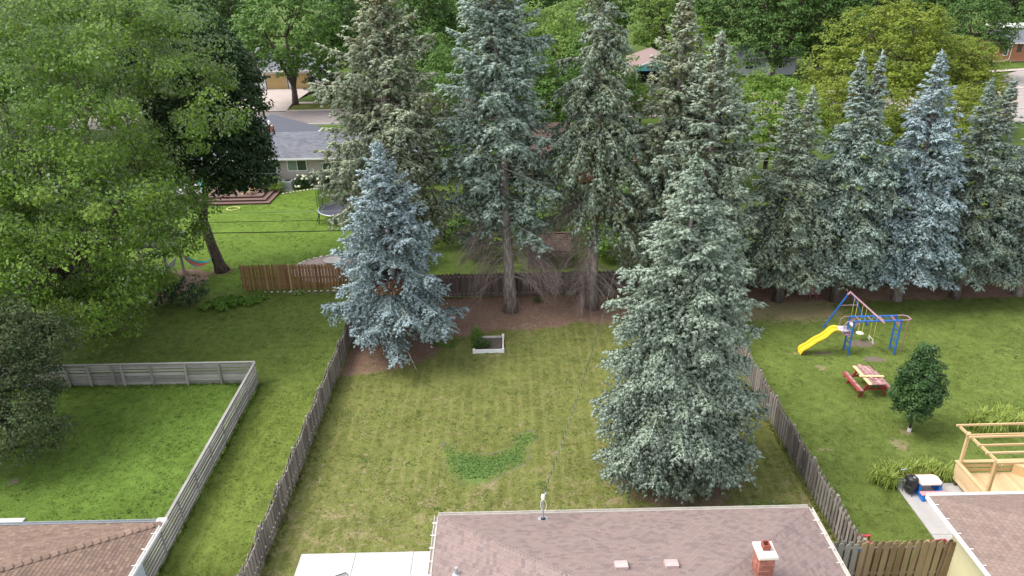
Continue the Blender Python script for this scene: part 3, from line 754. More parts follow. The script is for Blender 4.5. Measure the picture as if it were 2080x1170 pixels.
# street beyond the grey house
def slab(name, x0, x1, y0, y1, z, m, label, h=.1): return structure(name, MB().box(x0, x1, y0, y1, z - h, z), m, label)
slab('street', -300, 300, 87.0, 95.2, -.02, M_asphalt, 'worn asphalt street running behind the grey house')
slab('kerb', -28.6, 300, 95.2, 95.5, .10, M_kerb, 'concrete kerb on the far side of the street', .25)
slab('kerb', -300, 300, 86.7, 87.0, .10, M_kerb, 'concrete kerb on the near side of the street', .25)
slab('verge', -28.6, 60, 95.5, 99.9, .06, mat_plain('verge_turf', (.125, .135, .035), .9, .35, .5, 0, .1), 'grass verge between far kerb and sidewalk', .15)
slab('sidewalk', -28.6, 70, 99.9, 101.3, .085, M_conc_far, 'pale sidewalk across the street', .2)
structure('driveway', MB().poly([(-38, 95.2, .05), (-28.6, 95.2, .05), (-29.2, 99.9, .05), (-29.4, 101.3, .05), (-27.5, 112.5, .05), (-38, 112.5, .05)]), M_conc_far, 'wide concrete driveway in front of the tan garage door')
slab('front_lawn', -29.2, 20, 101.3, 112, .05, mat_plain('front_turf', (.07, .115, .02), .9, .35, .4, 0, .1), 'front lawn beyond the sidewalk', .12)
# side street at the upper right
structure('side_street', MB().poly([(46, 80, -.01), (58, 80, -.01), (84, 104, -.01), (100, 122, -.01), (94, 128, -.01), (70, 108, -.01), (52, 96, -.01), (46, 90, -.01)]), mat_plain('pale_asphalt', (.34, .29, .275), .9, .1, .3), 'pale side street curving past the brick house')
structure('corner_path', MB().poly([(66, 113.5, .02), (67.5, 112.3, .02), (92, 118.6, .02), (92, 120, .02)]), M_conc_far, 'sidewalk along the grass corner by the brick house')
structure('house_path', MB().poly([(74, 124.2, .02), (96, 124.9, .02), (96, 126, .02), (74, 125.3, .02)]), M_conc_far, 'narrow path across the brick house lawn')

# ----------------------------------------------------------------------------
# shingled roofs
# ----------------------------------------------------------------------------
SH = MB()     # one shingle tab, unit width, wedge shaped, lower edge thick
SH.v = [(-.5, 0, 0), (.5, 0, 0), (.5, .15, 0), (-.5, .15, 0), (-.5, 0, .014), (.5, 0, .014), (.5, .15, .0015), (-.5, .15, .0015)]
SH.f = [(4, 5, 6, 7), (0, 1, 5, 4), (1, 2, 6, 5), (3, 0, 4, 7)]
def in_frame(p, m=.02):
    d = np.array(p) - np.array([0, 0, EYE]); z = d @ fw
    if z <= 0: return False
    return abs(d @ rt / z) < 1040 / 1480 + m and abs(d @ up / z) < 585 / 1480 + m
class Shingler:
    def __init__(s, house, origin, mat, expo=.145, wid=(.17, .34)):
        s.h, s.o, s.mat, s.expo, s.wid, s.items = house, Vector(origin), mat, expo, wid, []
        s.me = SH.mesh('shingle')
    def plane(s, O, U, Vv, length, u0, u1):
        """O: eave start in local metres, U/V unit vectors, u range as functions of the slope distance"""
        O, U, Vv = Vector(O), Vector(U).normalized(), Vector(Vv).normalized(); Nn = U.cross(Vv)
        rot = Matrix((U, Vv, Nn)).transposed()
        k = 0
        while k * s.expo < length - .05:
            v = k * s.expo; a, b = u0(v + s.expo * .5), u1(v + s.expo * .5); u = a - rnd.uniform(0, s.wid[0]) if s.wid[0] != s.wid[1] else math.floor(a / s.wid[0]) * s.wid[0] - (k % 2) * s.wid[0] / 2
            while u < b:
                w = rnd.uniform(*s.wid) if s.wid[0] != s.wid[1] else s.wid[0]; ua, ub = max(u, a), min(u + w, b)
                if ub - ua > .03:
                    c = O + U * ((ua + ub) / 2) + Vv * v + Nn * .004
                    s.items.append((c, rot, ub - ua - .006))
                u += w
            k += 1
    def build(s, limit=300):
        vis = []; rest = []
        for it in s.items:
            w = it[0] + s.o
            (vis if in_frame(w) else rest).append((((w - Vector((0, 0, EYE))).length, it)))
        vis.sort(key=lambda q: q[0])
        for _, (c, rot, w) in vis[:limit]:
            o = bpy.data.objects.new('shingle', s.me); COL.objects.link(o)
            if not s.me.materials: s.me.materials.append(s.mat)
            o.parent = s.h; o.matrix_local = Matrix.Translation(c) @ rot.to_4x4() @ Matrix.Diagonal((w, 1, 1, 1))
        left = vis[limit:] + rest
        if left:
            b = np.array(SH.v); V = []
            for _, (c, rot, w) in left:
                R = np.array(rot); V.append((b * np.array([w, 1, 1])) @ R.T + np.array(c))
            V = np.concatenate(V); f = np.array(SH.f); F = (np.arange(len(left)) * 8)[:, None, None] + f[None]
            part('shingle_field', np_mesh('shingle_field', V, F.reshape(-1, 4)), s.mat, s.h, kind='stuff')
def hip_roof(house, world_o, x0, x1, y0, y1, z, slope, mat, caps=True, cap_len=.28, cap_w=.15, expo=.145, wid=(.17, .34), cap_rise=.018, sides='NWE'):
    """hip roof in the house's local frame; +y eave is the one the picture sees"""
    hw = (y1 - y0) / 2; ym = (y0 + y1) / 2; zr = z + slope * hw; A = (x0 + hw, ym, zr); B = (x1 - hw, ym, zr)
    mb = MB()
    mb.poly([(x1, y1, z), (x0, y1, z), A, B]); mb.poly([(x0, y0, z), (x1, y0, z), B, A]); mb.poly([(x0, y1, z), (x0, y0, z), A]); mb.poly([(x1, y0, z), (x1, y1, z), B])
    e = .06
    mb.poly([(x0, y0, z - e), (x0, y1, z - e), (x1, y1, z - e), (x1, y0, z - e)])
    part('roof', mb, mat, house)
    c = math.hypot(1, slope); sl = hw * c
    s = Shingler(house, world_o, mat, expo, wid)
    if 'N' in sides: s.plane((x1, y1, z), (-1, 0, 0), (0, -1, slope), sl, lambda v: v / c, lambda v: (x1 - x0) - v / c)
    if 'W' in sides: s.plane((x0, y1, z), (0, -1, 0), (1, 0, slope), sl, lambda v: v / c, lambda v: (y1 - y0) - v / c)
    if 'E' in sides: s.plane((x1, y0, z), (0, 1, 0), (-1, 0, slope), sl, lambda v: v / c, lambda v: (y1 - y0) - v / c)
    s.build()
    if caps:
        capm = None
        for (cx, cy, dx) in ((x0, y1, 1), (x1, y1, -1)):
            dirv = Vector((dx, -1, slope)); ln = dirv.length * hw; d = dirv.normalized()
            sidev = Vector((-dx, -1, 0)).normalized(); nrm = sidev.cross(d); nrm = nrm if nrm.z > 0 else -nrm
            if capm is None:
                m2 = MB(); w = cap_w; r = cap_rise; dp = w * slope / c * .95
                for q, lift in ((0, r), (cap_len * 1.12, .004)):
                    m2.v += [(-w, q, lift - dp), (-w * .5, q, lift - dp * .42), (0, q, lift), (w * .5, q, lift - dp * .42), (w, q, lift - dp), (-w, q, -dp - .01), (w, q, -dp - .01)]
                m2.f = [(0, 7, 8, 1)[::-1], (1, 8, 9, 2)[::-1], (2, 9, 10, 3)[::-1], (3, 10, 11, 4)[::-1], (0, 1, 2, 3, 4, 6, 5)]
                capm = m2.mesh('hip_cap')
            rot = Matrix((sidev if sidev.cross(d).z > 0 else -sidev, d, nrm)).transposed()
            k = 0
            while k * cap_len < ln - .1:
                p = Vector((cx, cy, z + .008)) + d * (k * cap_len)
                if in_frame(p + Vector(world_o), .08):
                    o = part('hip_cap', capm, mat, house); o.matrix_local = Matrix.Translation(p) @ rot.to_4x4()
                k += 1
    return zr
def gutter(house, name, a, b, m, w=.11, h=.09):
    """open trough along an eave"""
    a, b = Vector(a), Vector(b); d = (b - a).normalized(); o = Vector((d.y, -d.x, 0)) * w; t = Vector((0, 0, h)); k = Vector((d.y, -d.x, 0)) * .012
    mb = MB()
    mb.bar(a + o - t * .5, b + o - t * .5, .014, h); mb.bar(a + k - t * .5, b + k - t * .5, .014, h * .96); mb.bar(a + o * .55 - t * .98, b + o * .55 - t * .98, w * .85, .012)
    return part(name, mb, m, house)

# middle house (the yard's own)
hC = thing('hip_roof_house', 'nearest house with a mauve shingle hip roof and red brick chimney', 'house', (3.2, 13.06, 0))
oC = (3.2, 13.06, 0)
part('wall', MB().box(-5.1, 5.1, -3.6, 3.55, 0, 2.52), M_siding, hC)
zrC = hip_roof(hC, oC, -5.56, 5.6, -4.06, 4.06, 2.6, .35, M_shC, True, .15, .14, .10, (.165, .165), .010)
gutter(hC, 'gutter', (5.62, 4.07, 2.63), (-5.58, 4.07, 2.63), M_whitedirty)
gutter(hC, 'gutter', (-5.57, 4.07, 2.63), (-5.57, -4.06, 2.63), M_whitedirty)
gutter(hC, 'gutter', (5.61, -4.06, 2.63), (5.61, 4.07, 2.63), M_whitedirty)
hang = MB().box(-.03, .14, -.012, .012, 0, .012)
hm = hang.mesh('gutter_hanger')
for k in range(9): part('gutter_hanger', hm, M_white, hC, (-5.62 - .08, 3.72 - k * .5, 2.64))
for k in range(10): part('gutter_hanger', hm, M_white, hC, (5.56, 3.5 - k * .55, 2.64))
# chimney: every brick its own piece
cx0, cx1, cy0, cy1, cz0, cz1 = 2.78, 3.16, .42, .88, 3.30, 4.30
ch = part('chimney', MB().box(cx0 + .012, cx1 - .012, cy0 + .012, cy1 - .012, cz0 - .1, cz1), M_mortar, hC)
bm_ = MB().box(-.5, .5, -.5, .5, -.5, .5).mesh('brick')
def brick(x0, x1, y0, y1, z): part('brick', bm_, M_brick, ch, ((x0 + x1) / 2, (y0 + y1) / 2, z), scale=(x1 - x0, y1 - y0, .054))
row = 0; z = cz0 - .02
while z < cz1 - .03:
    z += .0665; off = .0 if row % 2 else .095
    for (ya, yb) in ((cy0, cy0 + .09), (cy1 - .09, cy1)):
        u = cx0 - off
        while u < cx1 - .02:
            a, b = max(u, cx0), min(u + .18, cx1)
            if b - a > .04: brick(a, b, ya - .002 * (row % 3), yb, z)
            u += .19
    u = cy0 + .1 - (.095 - off)
    while u < cy1 - .1:
        a, b = max(u, cy0 + .1), min(u + .18, cy1 - .1)
        if b - a > .04: brick(cx0, cx0 + .09, a, b, z); brick(cx1 - .09, cx1, a, b, z)
        u += .19
    row += 1
cap = MB().box(cx0 - .05, cx1 + .05, cy0 - .05, cy1 + .05, cz1, cz1 + .07)
i = len(cap.v); cap.v += [(cx0 - .05, cy0 - .05, cz1 + .071), (cx1 + .05, cy0 - .05, cz1 + .071), (cx1 + .05, cy1 + .05, cz1 + .071), (cx0 - .05, cy1 + .05, cz1 + .071), (cx0 + .08, cy0 + .12, cz1 + .115), (cx1 - .08, cy0 + .12, cz1 + .115), (cx1 - .08, cy1 - .12, cz1 + .115), (cx0 + .08, cy1 - .12, cz1 + .115)]
cap.f += [(i, i + 1, i + 5, i + 4), (i + 1, i + 2, i + 6, i + 5), (i + 2, i + 3, i + 7, i + 6), (i + 3, i, i + 4, i + 7), (i + 4, i + 5, i + 6, i + 7)]
part('chimney_cap', cap, M_stone, hC)
fl = MB(); fx0, fx1, fy0, fy1, fz0, fz1 = cx0 + .1, cx1 - .1, cy0 + .14, cy1 - .12, cz1 + .1, cz1 + .27
fl.box(fx0, fx1, fy0, fy0 + .025, fz0, fz1); fl.box(fx0, fx1, fy1 - .025, fy1, fz0, fz1); fl.box(fx0, fx0 + .025, fy0 + .025, fy1 - .025, fz0, fz1); fl.box(fx1 - .025, fx1, fy0 + .025, fy1 - .025, fz0, fz1)
part('flue', fl, M_flue, hC)
part('flashing', MB().poly([(cx0 - .10, cy0 - .5, 3.60), (cx0 - .03, cy0 - .5, 3.57), (cx0 - .03, cy1 + .02, 3.58), (cx0 - .10, cy1 + .02, 3.61)]), M_galv, hC)
def roof_zC(y): return 2.6 + .35 * (4.06 - y)
for xv, yv in ((-.58, .78), (.70, .79)):          # box vents low in the frame
    v = MB(); zz = roof_zC(yv)
    prof = [(-.14, 0), (-.14, .12), (0, .16), (.16, .15), (.2, .05), (.2, 0)]
    for k in range(len(prof) - 1):
        (a, za), (b, zb) = prof[k], prof[k + 1]
        v.quad((xv - .16, yv + a, zz + za - .35 * a - .02), (xv + .16, yv + a, zz + za - .35 * a - .02), (xv + .16, yv + b, zz + zb - .35 * b - .02), (xv - .16, yv + b, zz + zb - .35 * b - .02))
    for sx in (-.16, .16): v.poly([(xv + sx, yv + a, zz + b - .35 * a - .02) for a, b in prof])
    part('roof_vent', v, mat_plain('pale_mauve_metal', (.50, .38, .37), .6, .1, 5), hC)
pz = 2.6 + .35 * ((-1.66 - 3.2) + 5.56)
part('vent_pipe', MB().lathe([(.11, .0), (.11, .03), (.05, .05), (.045, .26), (.03, .26)], 12, (-4.86, 1.52, pz)), M_galv, hC, smooth=False)
mp = thing('service_mast', 'galvanised service mast with white weatherhead and looped wire on the mauve roof', 'service mast', (.77, 16.72, 2.74))
part('flashing', MB().lathe([(.17, -.03), (.16, .012), (.08, .03), (.06, .03)], 16), M_galv, mp)
part('boot', MB().lathe([(.075, .03), (.06, .07), (.03, .075)], 14), M_black, mp)
part('pipe', MB().tube([(0, 0, .03), (0, 0, .80)], .024, 10), M_galv, mp)
part('weatherhead', MB().lathe([(.03, .78), (.06, .80), (.062, .87), (.045, .93), (.02, .95)], 12), M_white, mp, smooth=True)
lp = [(.02 + .085 * math.sin(a) - .03 * (1 - math.cos(a)) * .3, -.06, .60 - .21 * math.cos(a)) for a in np.linspace(.25, 6.1, 18)]
part('wire_loop', MB().tube(lp, .009, 6), M_white, mp, smooth=True)
part('insulator', MB().tube([(.03, .05, .82), (.09, .12, .9)], .022, 8), M_galv, mp)

# left house
hL = thing('hip_roof_house', 'house in the bottom left corner with tan shingles and bold hip caps', 'house', (-18.8, 12.5, 0))
oL = (-18.8, 12.5, 0)
part('wall', MB().box(-7.5, 7.5, -4.1, 4.05, 0, 2.52), mat_plain('pale_blue_siding', (.50, .56, .63), .7, .06, 1), hL)
hip_roof(hL, oL, -8.05, 8.04, -4.6, 4.6, 2.6, .38, M_shL, True, .21, .13, .105, (.11, .20), .058)
gutter(hL, 'gutter', (8.06, 4.62, 2.63), (-8.06, 4.62, 2.63), M_galv)
g_ = gutter(hL, 'gutter', (8.06, -4.6, 2.63), (8.06, 4.62, 2.63), M_white)
for k in range(6): part('gutter_hanger', hm, M_white, hL, (8.02, 4.1 - k * .62, 2.64))
part('gutter_corner', MB().box(7.92, 8.2, 4.6, 4.75, 2.55, 2.66), M_white, hL)
# right house
hR = thing('hip_roof_house', 'house in the bottom right corner with rosy shingles and cream siding', 'house', (19.6, 12.9, 0))
oR = (19.6, 12.9, 0)
w_ = part('wall', MB().box(-6.3, 6.3, -4.1, 4.05, 0, 2.52), M_cream, hR)
lap = MB().box(-.012, 0, -4.08, 4.04, 0, .19).mesh('siding_board')
for k in range(12): part('siding_board', lap, M_cream, w_, (-6.302, 0, .06 + k * .2), rot=(0, math.radians(2.5), 0))
hip_roof(hR, oR, -6.95, 6.95, -4.6, 4.6, 2.6, .39, M_shR, True, .30, .16, .115, (.165, .165), .012, sides='NW')
gutter(hR, 'gutter', (6.95, 4.62, 2.63), (-6.97, 4.62, 2.63), M_white)
gutter(hR, 'gutter', (-6.97, 4.62, 2.63), (-6.97, -4.6, 2.63), M_white, .08)
for k in range(7): part('gutter_hanger', hm, M_white, hR, (-7.03, 4.2 - k * .6, 2.64))

# patios and paths
pc = structure('patio', MB().box(-7.16, -2.3, 11, 18.28, -.1, .03), M_conc, 'white concrete patio beside the mauve roofed house')
for x0, x1 in ((-7.16, -5.36), (-5.345, -3.45), (-3.435, -2.3)): part('concrete_slab', MB().box(x0, x1, 11, 18.3, .031, .06), M_conc_white, pc)
pl_ = structure('patio', MB().box(-22, -17.5, 17, 20.3, -.1, .04), M_conc, 'pale concrete slab behind the tan shingled house')
part('concrete_slab', MB().box(-22, -17.5, 17, 20.31, .041, .07), M_conc_white, pl_)
pr = structure('path', MB().box(13.86, 19.5, 16.9, 21.1, -.1, .03), M_conc, 'grey concrete path beside the pine deck')
for y0, y1 in ((16.9, 18.55), (18.565, 21.1)): part('concrete_slab', MB().box(13.85, 19.5, y0, y1, .031, .06), M_conc, pr)

# ----------------------------------------------------------------------------
# fences
# ----------------------------------------------------------------------------
def picket_mesh(w, h, t=.02, top='round', jag=0):
    pr = [(-w / 2, 0), (w / 2, 0), (w / 2, h - w * .35)]
    if top == 'round': pr += [(w * .36, h - w * .1), (w * .12, h), (-w * .12, h), (-w * .36, h - w * .1)]
    elif top == 'dog': pr += [(w * .25, h), (-w * .25, h)]
    else: pr[2] = (w / 2, h); pr += [(-w / 2, h)]
    if top != 'flat': pr += [(-w / 2, h - w * .35)]
    m = MB(); n = len(pr)
    m.v = [(x, -t / 2, z) for x, z in pr] + [(x, t / 2, z) for x, z in pr]
    m.f = [tuple(range(n)), tuple(range(2 * n - 1, n - 1, -1))] + [(k, k + n, (k + 1) % n + n, (k + 1) % n) for k in range(n)]
    return m.mesh('picket')
def fence(label, a, b, h, mat, pitch, w, post_step=2.05, scallop=0.0, top='round', group=None, post_h=.08, rails=(.22, .78), shadowbox=False, first_post=0.0, jit=.012, colour=None, rail_mat=None, skip=None):
    a, b = Vector((*a, 0)), Vector((*b, 0)); d = b - a; ln = d.length
    f = thing('picket_fence', label, 'fence', a, math.atan2(d.y, d.x), group)
    meshes = [picket_mesh(w * k, 1.0, .02, top) for k in (.96, 1.0, 1.04)]
    n = int(ln / pitch)
    for k in range(n):
        x = (k + .5) * pitch
        if skip and skip(x): continue
        q = ((x - first_post) / post_step) % 1.0
        hh = h - scallop * math.sin(math.pi * q) + rnd.uniform(-jit, jit)
        yy = -.035 if not shadowbox else (-.045 if k % 2 else .045)
        part('picket', rnd.choice(meshes), (colour(x) if colour else mat), f, (x, yy, rnd.uniform(.0, .04)), rot=(rnd.uniform(-.015, .015), rnd.uniform(-.010, .010), rnd.uniform(-.035, .035)), scale=(1, 1, hh))
    for z in rails: part('rail', MB().box(0, ln, -.022, .022, z * h - .045, z * h + .045), rail_mat or M_rail, f)
    pm = MB().box(-.045, .045, -.0, .09, 0, 1).mesh('post')
    x = first_post
    while x <= ln + .01:
        part('post', pm, mat, f, (x, .022 if not shadowbox else -.045, 0), scale=(1, 1, h + post_h)); x += post_step
    return f
GR = 'weathered picket fences round the middle yard'
fence('weathered scalloped picket fence on the left side of the middle yard', (-8.33, 12.2), (-8.33, 38.05), 1.30, M_picket, .112, .135, 2.05, .12, 'round', GR, first_post=1.9, rails=(.2, .8), shadowbox=True)
fence('weathered scalloped picket fence on the right side of the middle yard', (10.70, 38.05), (10.70, 16.95), 1.32, M_picket, .112, .135, 2.0, .12, 'round', GR, first_post=1.0, rails=(.2, .8), shadowbox=True)
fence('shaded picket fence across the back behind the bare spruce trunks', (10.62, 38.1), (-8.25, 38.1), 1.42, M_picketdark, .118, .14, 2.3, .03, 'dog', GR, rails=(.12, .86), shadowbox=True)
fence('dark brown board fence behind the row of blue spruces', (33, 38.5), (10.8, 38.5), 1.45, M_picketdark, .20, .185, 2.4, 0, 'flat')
fence('red cedar picket fence with two wide pale posts', (-7.9, 39.5), (-16.1, 39.65), 1.58, M_redcedar, .098, .085, 9.0, 0, 'flat', jit=.02, rails=(.15, .5, .9), rail_mat=M_redcedar, first_post=100, shadowbox=True)
cf = bpy.data.objects['picket_fence.004']
pmw = MB().box(-.10, .10, -.08, -.05, 0, 1).mesh('post')
for x in (2.0, 5.6): part('post', pmw, M_cedarpost, cf, (x, 0, 0), scale=(1, 1, 1.64))
for k in range(6): part('post', MB().box(-.05, .05, .02, .11, 0, 1.66), M_cedarpost, cf, (1.0 + k * 1.4, 0, 0))
def gate_col(x): return M_gategrey if x < .95 else M_gatewood
gf = fence('shadowbox picket fence beside the cream house, grey at one end and brown along the rest', (9.45, 16.82), (13.35, 16.82), 1.5, M_gatewood,   .116, .162, 1.85, .05, 'round', None, 0, (.15, .82), True, jit=.035, colour=gate_col, first_post=1.2)
part('end_board', MB().box(-.16, .16, -.03, .01, .0, 1.52), M_gatewood, gf, (3.78, -.10, 0), rot=(0, .05, 0))
part('blue_tag', MB().box(-.06, .06, -.09, -.085, 1.24, 1.27), M_blue2, gf, (.95, 0, 0))
def slat_fence(label, a, b, posts, h, heights, post_side, group):
    a, b = Vector((*a, 0)), Vector((*b, 0)); d = b - a; ln = d.length
    f = thing('slat_fence', label, 'fence', a, math.atan2(d.y, d.x), group)
    bays = sorted(set([0.0, ln] + [p for p in posts[::2]]))
    for (zc, hh) in heights:
        for x0, x1 in zip(bays[:-1], bays[1:]):
            if x1 - x0 < .1: continue
            sag = rnd.uniform(-.012, .012)
            m = MB().box(0, x1 - x0 - .006, -.011, .011, -hh / 2, hh / 2)
            part('slat', m, M_slat, f, (x0, 0, zc + sag), rot=(rnd.uniform(-.03, .03), rnd.uniform(-.004, .004), 0))
    pm = MB().box(-.045, .045, -.045, .045, 0, h - .03).mesh('post')
    for p in posts: part('post', pm, M_slatpost, f, (p, post_side * .057, 0), rot=(0, rnd.uniform(-.02, .02), 0))
    part('top_rail', MB().box(0, ln, -.05, .05, -.014, .014), M_slat, f, (0, 0, h + .015))
    return f
SLH = [(.11, .14), (.28, .14), (.45, .14), (.62, .14), (.80, .09), (.93, .09), (1.06, .09)]
xs = [-21.2, -20.66, -19.65, -18.55, -18.09, -16.75, -15.15, -13.58, -12.0]
slat_fence('grey horizontal slat fence running across under the big maple', (-25.0, 29.2), (-11.9, 29.12), [x + 25 for x in [-24.4, -22.9] + xs], 1.15, SLH, -1, 'grey slat fence round the left yard')
ys = [27.6, 26.05, 24.5, 23.0, 21.42, 19.9, 18.4, 16.9, 15.3, 13.6]
slat_fence('grey horizontal slat fence running towards the tan shingled house', (-11.88, 29.05), (-11.52, 12.0), [29.05 - y for y in ys], 1.15, SLH, -1, 'grey slat fence round the left yard')
# ----------------------------------------------------------------------------
# spruces
# ----------------------------------------------------------------------------
N_blue = mat_needle('needles_powder_blue', (.125, .165, .13), (.385, .48, .52), None, .9)
N_sage = mat_needle('needles_sage', (.105, .14, .075), (.322, .392, .322), None, .8)
N_grey = mat_needle('needles_grey_blue', (.125, .155, .09), (.34, .43, .385), (.20, .21, .10), .5)
N_olive = mat_needle('needles_olive_grey', (.145, .16, .085), (.365, .415, .30), (.30, .285, .145), .55)
N_mixed = mat_needle('needles_dusty', (.14, .165, .095), (.345, .42, .335), (.27, .28, .145), .5)
N_row = mat_needle('needles_row', (.125, .155, .10), (.335, .43, .395), (.22, .23, .13), .6)
N_rowblue = mat_needle('needles_row_blue', (.125, .16, .125), (.375, .475, .515), None, .7)
N_rowdark = mat_needle('needles_row_dark', (.10, .125, .075), (.28, .35, .31), (.18, .17, .08), .6)

CAM_SIDE = -1.57
spruce('blue_spruce', 'broad sage green spruce whose skirt sweeps the lawn by the right picket fence', (5.9, 22.0, 0), 12.25, .75,
       [(.03, 1.2), (.08, 2.1), (.15, 2.85), (.24, 3.2), (.32, 3.05), (.42, 2.6), (.48, 2.3), (.54, 2.4), (.63, 2.15), (.72, 1.65), (.79, 1.25), (.85, .85), (.91, .40), (.96, .12), (1, .03)],
       21, N_sage, M_spbark, tip=(-.15, 0), trunk_r=.26, whorl=.70, per=9, shoot=.185, brush=.042, spc=.125, droop=.26, lift=.10, hang=.5, lobe=.06, e_low=-6, e_top=34, zmin=.45, lenj=(.82, 1.08), vjit=.09, fan=.62, maxfan=1.1)
spruce('blue_spruce', 'open powder blue spruce with a rusty patch beside the left picket fence', (-5.55, 31.9, 0), 10.55, 1.5,
       [(.05, 2.9), (.1, 3.6), (.2, 3.5), (.35, 3.0), (.5, 2.55), (.62, 2.1), (.74, 1.5), (.84, .85), (.93, .3), (1, .04)],
       22, N_blue, M_spbark, tip=(-.3, 0), trunk_r=.2, whorl=.64, per=8, shoot=.20, brush=.043, spc=.14, vjit=.13, fan=.58, maxfan=1.05, droop=.20, lift=.14, hang=.5, lobe=.13, e_low=-6, zmin=1.0,
       gaps=((-1.45, 4.6, .55, .75), (-1.2, 2.3, .4, .5), (.1, 3.0, .3, .5), (-2.2, 3.4, .3, .5)), rust=((-.15, -1.2, 4.1, .75, 460), (.25, -.9, 3.8, .4, 160)), lenj=(.72, 1.12))
spruce('tall_spruce', 'tall olive grey spruce hung with brown cones behind the powder blue spruce', (-6.3, 36.2, 0), 17.0, 2.6,
       [(.15, 1.8), (.25, 2.7), (.4, 3.35), (.55, 3.3), (.68, 2.75), (.8, 1.9), (.9, 1.05), (.97, .35), (1, .05)],
       23, N_olive, M_spbark, tip=(.5, 0), trunk_r=.3, whorl=.58, per=6, shoot=.29, brush=.056, spc=.20, droop=.28, lift=.15, hang=.65, lobe=.13, cones=(.55, .5),
       dead=((1.5, 4.5, 2.2, 26, .2, 2.2),), lenj=(.65, 1.15))
spruce('tall_spruce', 'tall grey blue spruce with a thick bare trunk amid grey dead twigs', (-.11, 36.1, 0), 18.2, 5.0,
       [(.22, 1.8), (.30, 2.7), (.40, 3.3), (.5, 3.4), (.62, 2.95), (.76, 2.2), (.88, 1.35), (.96, .6), (1, .08)],
       24, N_grey, M_spbark, tip=(-.55, 0), trunk_r=.34, whorl=.60, per=6, shoot=.29, brush=.056, spc=.20, droop=.26, lift=.14, hang=.6, lobe=.14, cones=(.6, .3),
       dead=((2.0, 5.8, 2.7, 44, 0.1, .95), (2.0, 5.8, 2.7, 44, 3.04, .95), (3.0, 5.6, 1.8, 12, 1.57, .8)), gaps=((-1.57, 9.2, .5, .5), (-1.3, 7.2, .5, .4), (-1.57, 5.4, .5, .7)), lenj=(.6, 1.15))
spruce('tall_spruce', 'tall drooping spruce with long hanging boughs and one brown dead bough', (4.43, 36.3, 0), 17.4, 5.4,
       [(.28, 2.0), (.36, 2.9), (.45, 3.2), (.58, 2.8), (.7, 2.15), (.82, 1.45), (.92, .85), (.97, .35), (1, .06)],
       25, N_mixed, M_spbark, tip=(.1, 0), trunk_r=.29, whorl=.72, per=6, shoot=.30, brush=.06, spc=.20, droop=.52, lift=.05, hang=.95, e_low=-8, e_top=25, lobe=.12, cones=(.6, .6), fan=.42, maxfan=.7,
       dead=((1.2, 4.4, 2.0, 46, 3.1, 1.4), (4.0, 7.6, 2.6, 24, 3.6, 1.0), (1.2, 3, 1.6, 12, -1.2, 1.2)), rust=((-.7, -1.6, 8.0, .55, 300), (.0, -.6, 5.6, .35, 200), (.9, -1.0, 6.4, .5, 240)), lenj=(.6, 1.2))
spruce('tall_spruce', 'dusty brown tinged spruce with the tallest tip right of the drooping spruce', (8.5, 37.2, 0), 16.1, 2.5,
       [(.15, 2.4), (.3, 3.0), (.45, 2.8), (.6, 2.3), (.75, 1.55), (.86, .9), (.95, .3), (1, .05)],
       26, N_olive, M_spbark, tip=(.1, 0), trunk_r=.28, whorl=.55, per=6, shoot=.29, brush=.056, spc=.20, droop=.28, lift=.14, hang=.6, cones=(.55, .5), lobe=.12)
spruce('tall_spruce', 'dusty spruce with a lower tip standing right beside the cone hung spruce', (9.75, 35.2, 0), 14.5, 2.0,
       [(.1, 2.9), (.25, 3.2), (.4, 3.05), (.52, 2.7), (.66, 2.15), (.8, 1.15), (.9, .55), (.96, .2), (1, .04)],
       27, N_mixed, M_spbark, tip=(.1, 0), trunk_r=.26, whorl=.52, per=6, shoot=.28, brush=.056, spc=.19, droop=.26, lift=.14, hang=.6, cones=(.45, .55), lobe=.12)
ROWP = [(.12, 2.1), (.18, 2.7), (.28, 2.75), (.42, 2.55), (.56, 2.1), (.70, 1.5), (.80, 1.0), (.88, .55), (.93, .26), (.97, .10), (1, .03)]
GRW = 'blue spruces in a row along the right yard'
rows = [('dusty green spruce at the left end of the row, twin tipped and shorter', (14.85, 36.6), 11.7, (-.3, 0), N_mixed, 31, (1.0, 0, .62)),
        ('grey blue spruce second in the row with two close tips', (17.95, 36.5), 13.3, (-.3, 0), N_row, 32, (.95, 0, .74)),
        ('palest blue spruce in the middle of the row with a single pointed tip', (21.4, 36.4), 13.3, (-.45, 0), N_rowblue, 33, None),
        ('darkest green spruce of the row, behind the linden, with two low tips', (24.74, 36.6), 11.9, (-.4, 0), N_rowdark, 34, (1.1, 0, .7)),
        ('grey green spruce at the right end of the row, cut by the picture edge', (28.3, 36.7), 12.4, (-.4, 0), N_row, 35, None)]
for lab, (x, y), H, tipv, mt, sd_, tw_ in rows:
    spruce('blue_spruce', lab, (x, y, 0), H, 2.2, ROWP, sd_, mt, M_spbark, tip=tipv, trunk_r=.22, whorl=.72, per=8, shoot=.25, brush=.05, spc=.17,
           droop=.28, lift=.06, hang=.55, e_low=-3, zmin=1.45, lobe=.06, vjit=.08, fan=.64, maxfan=1.1, twin=tw_, group=GRW, cones=((.72, .5) if sd_ == 32 else None))

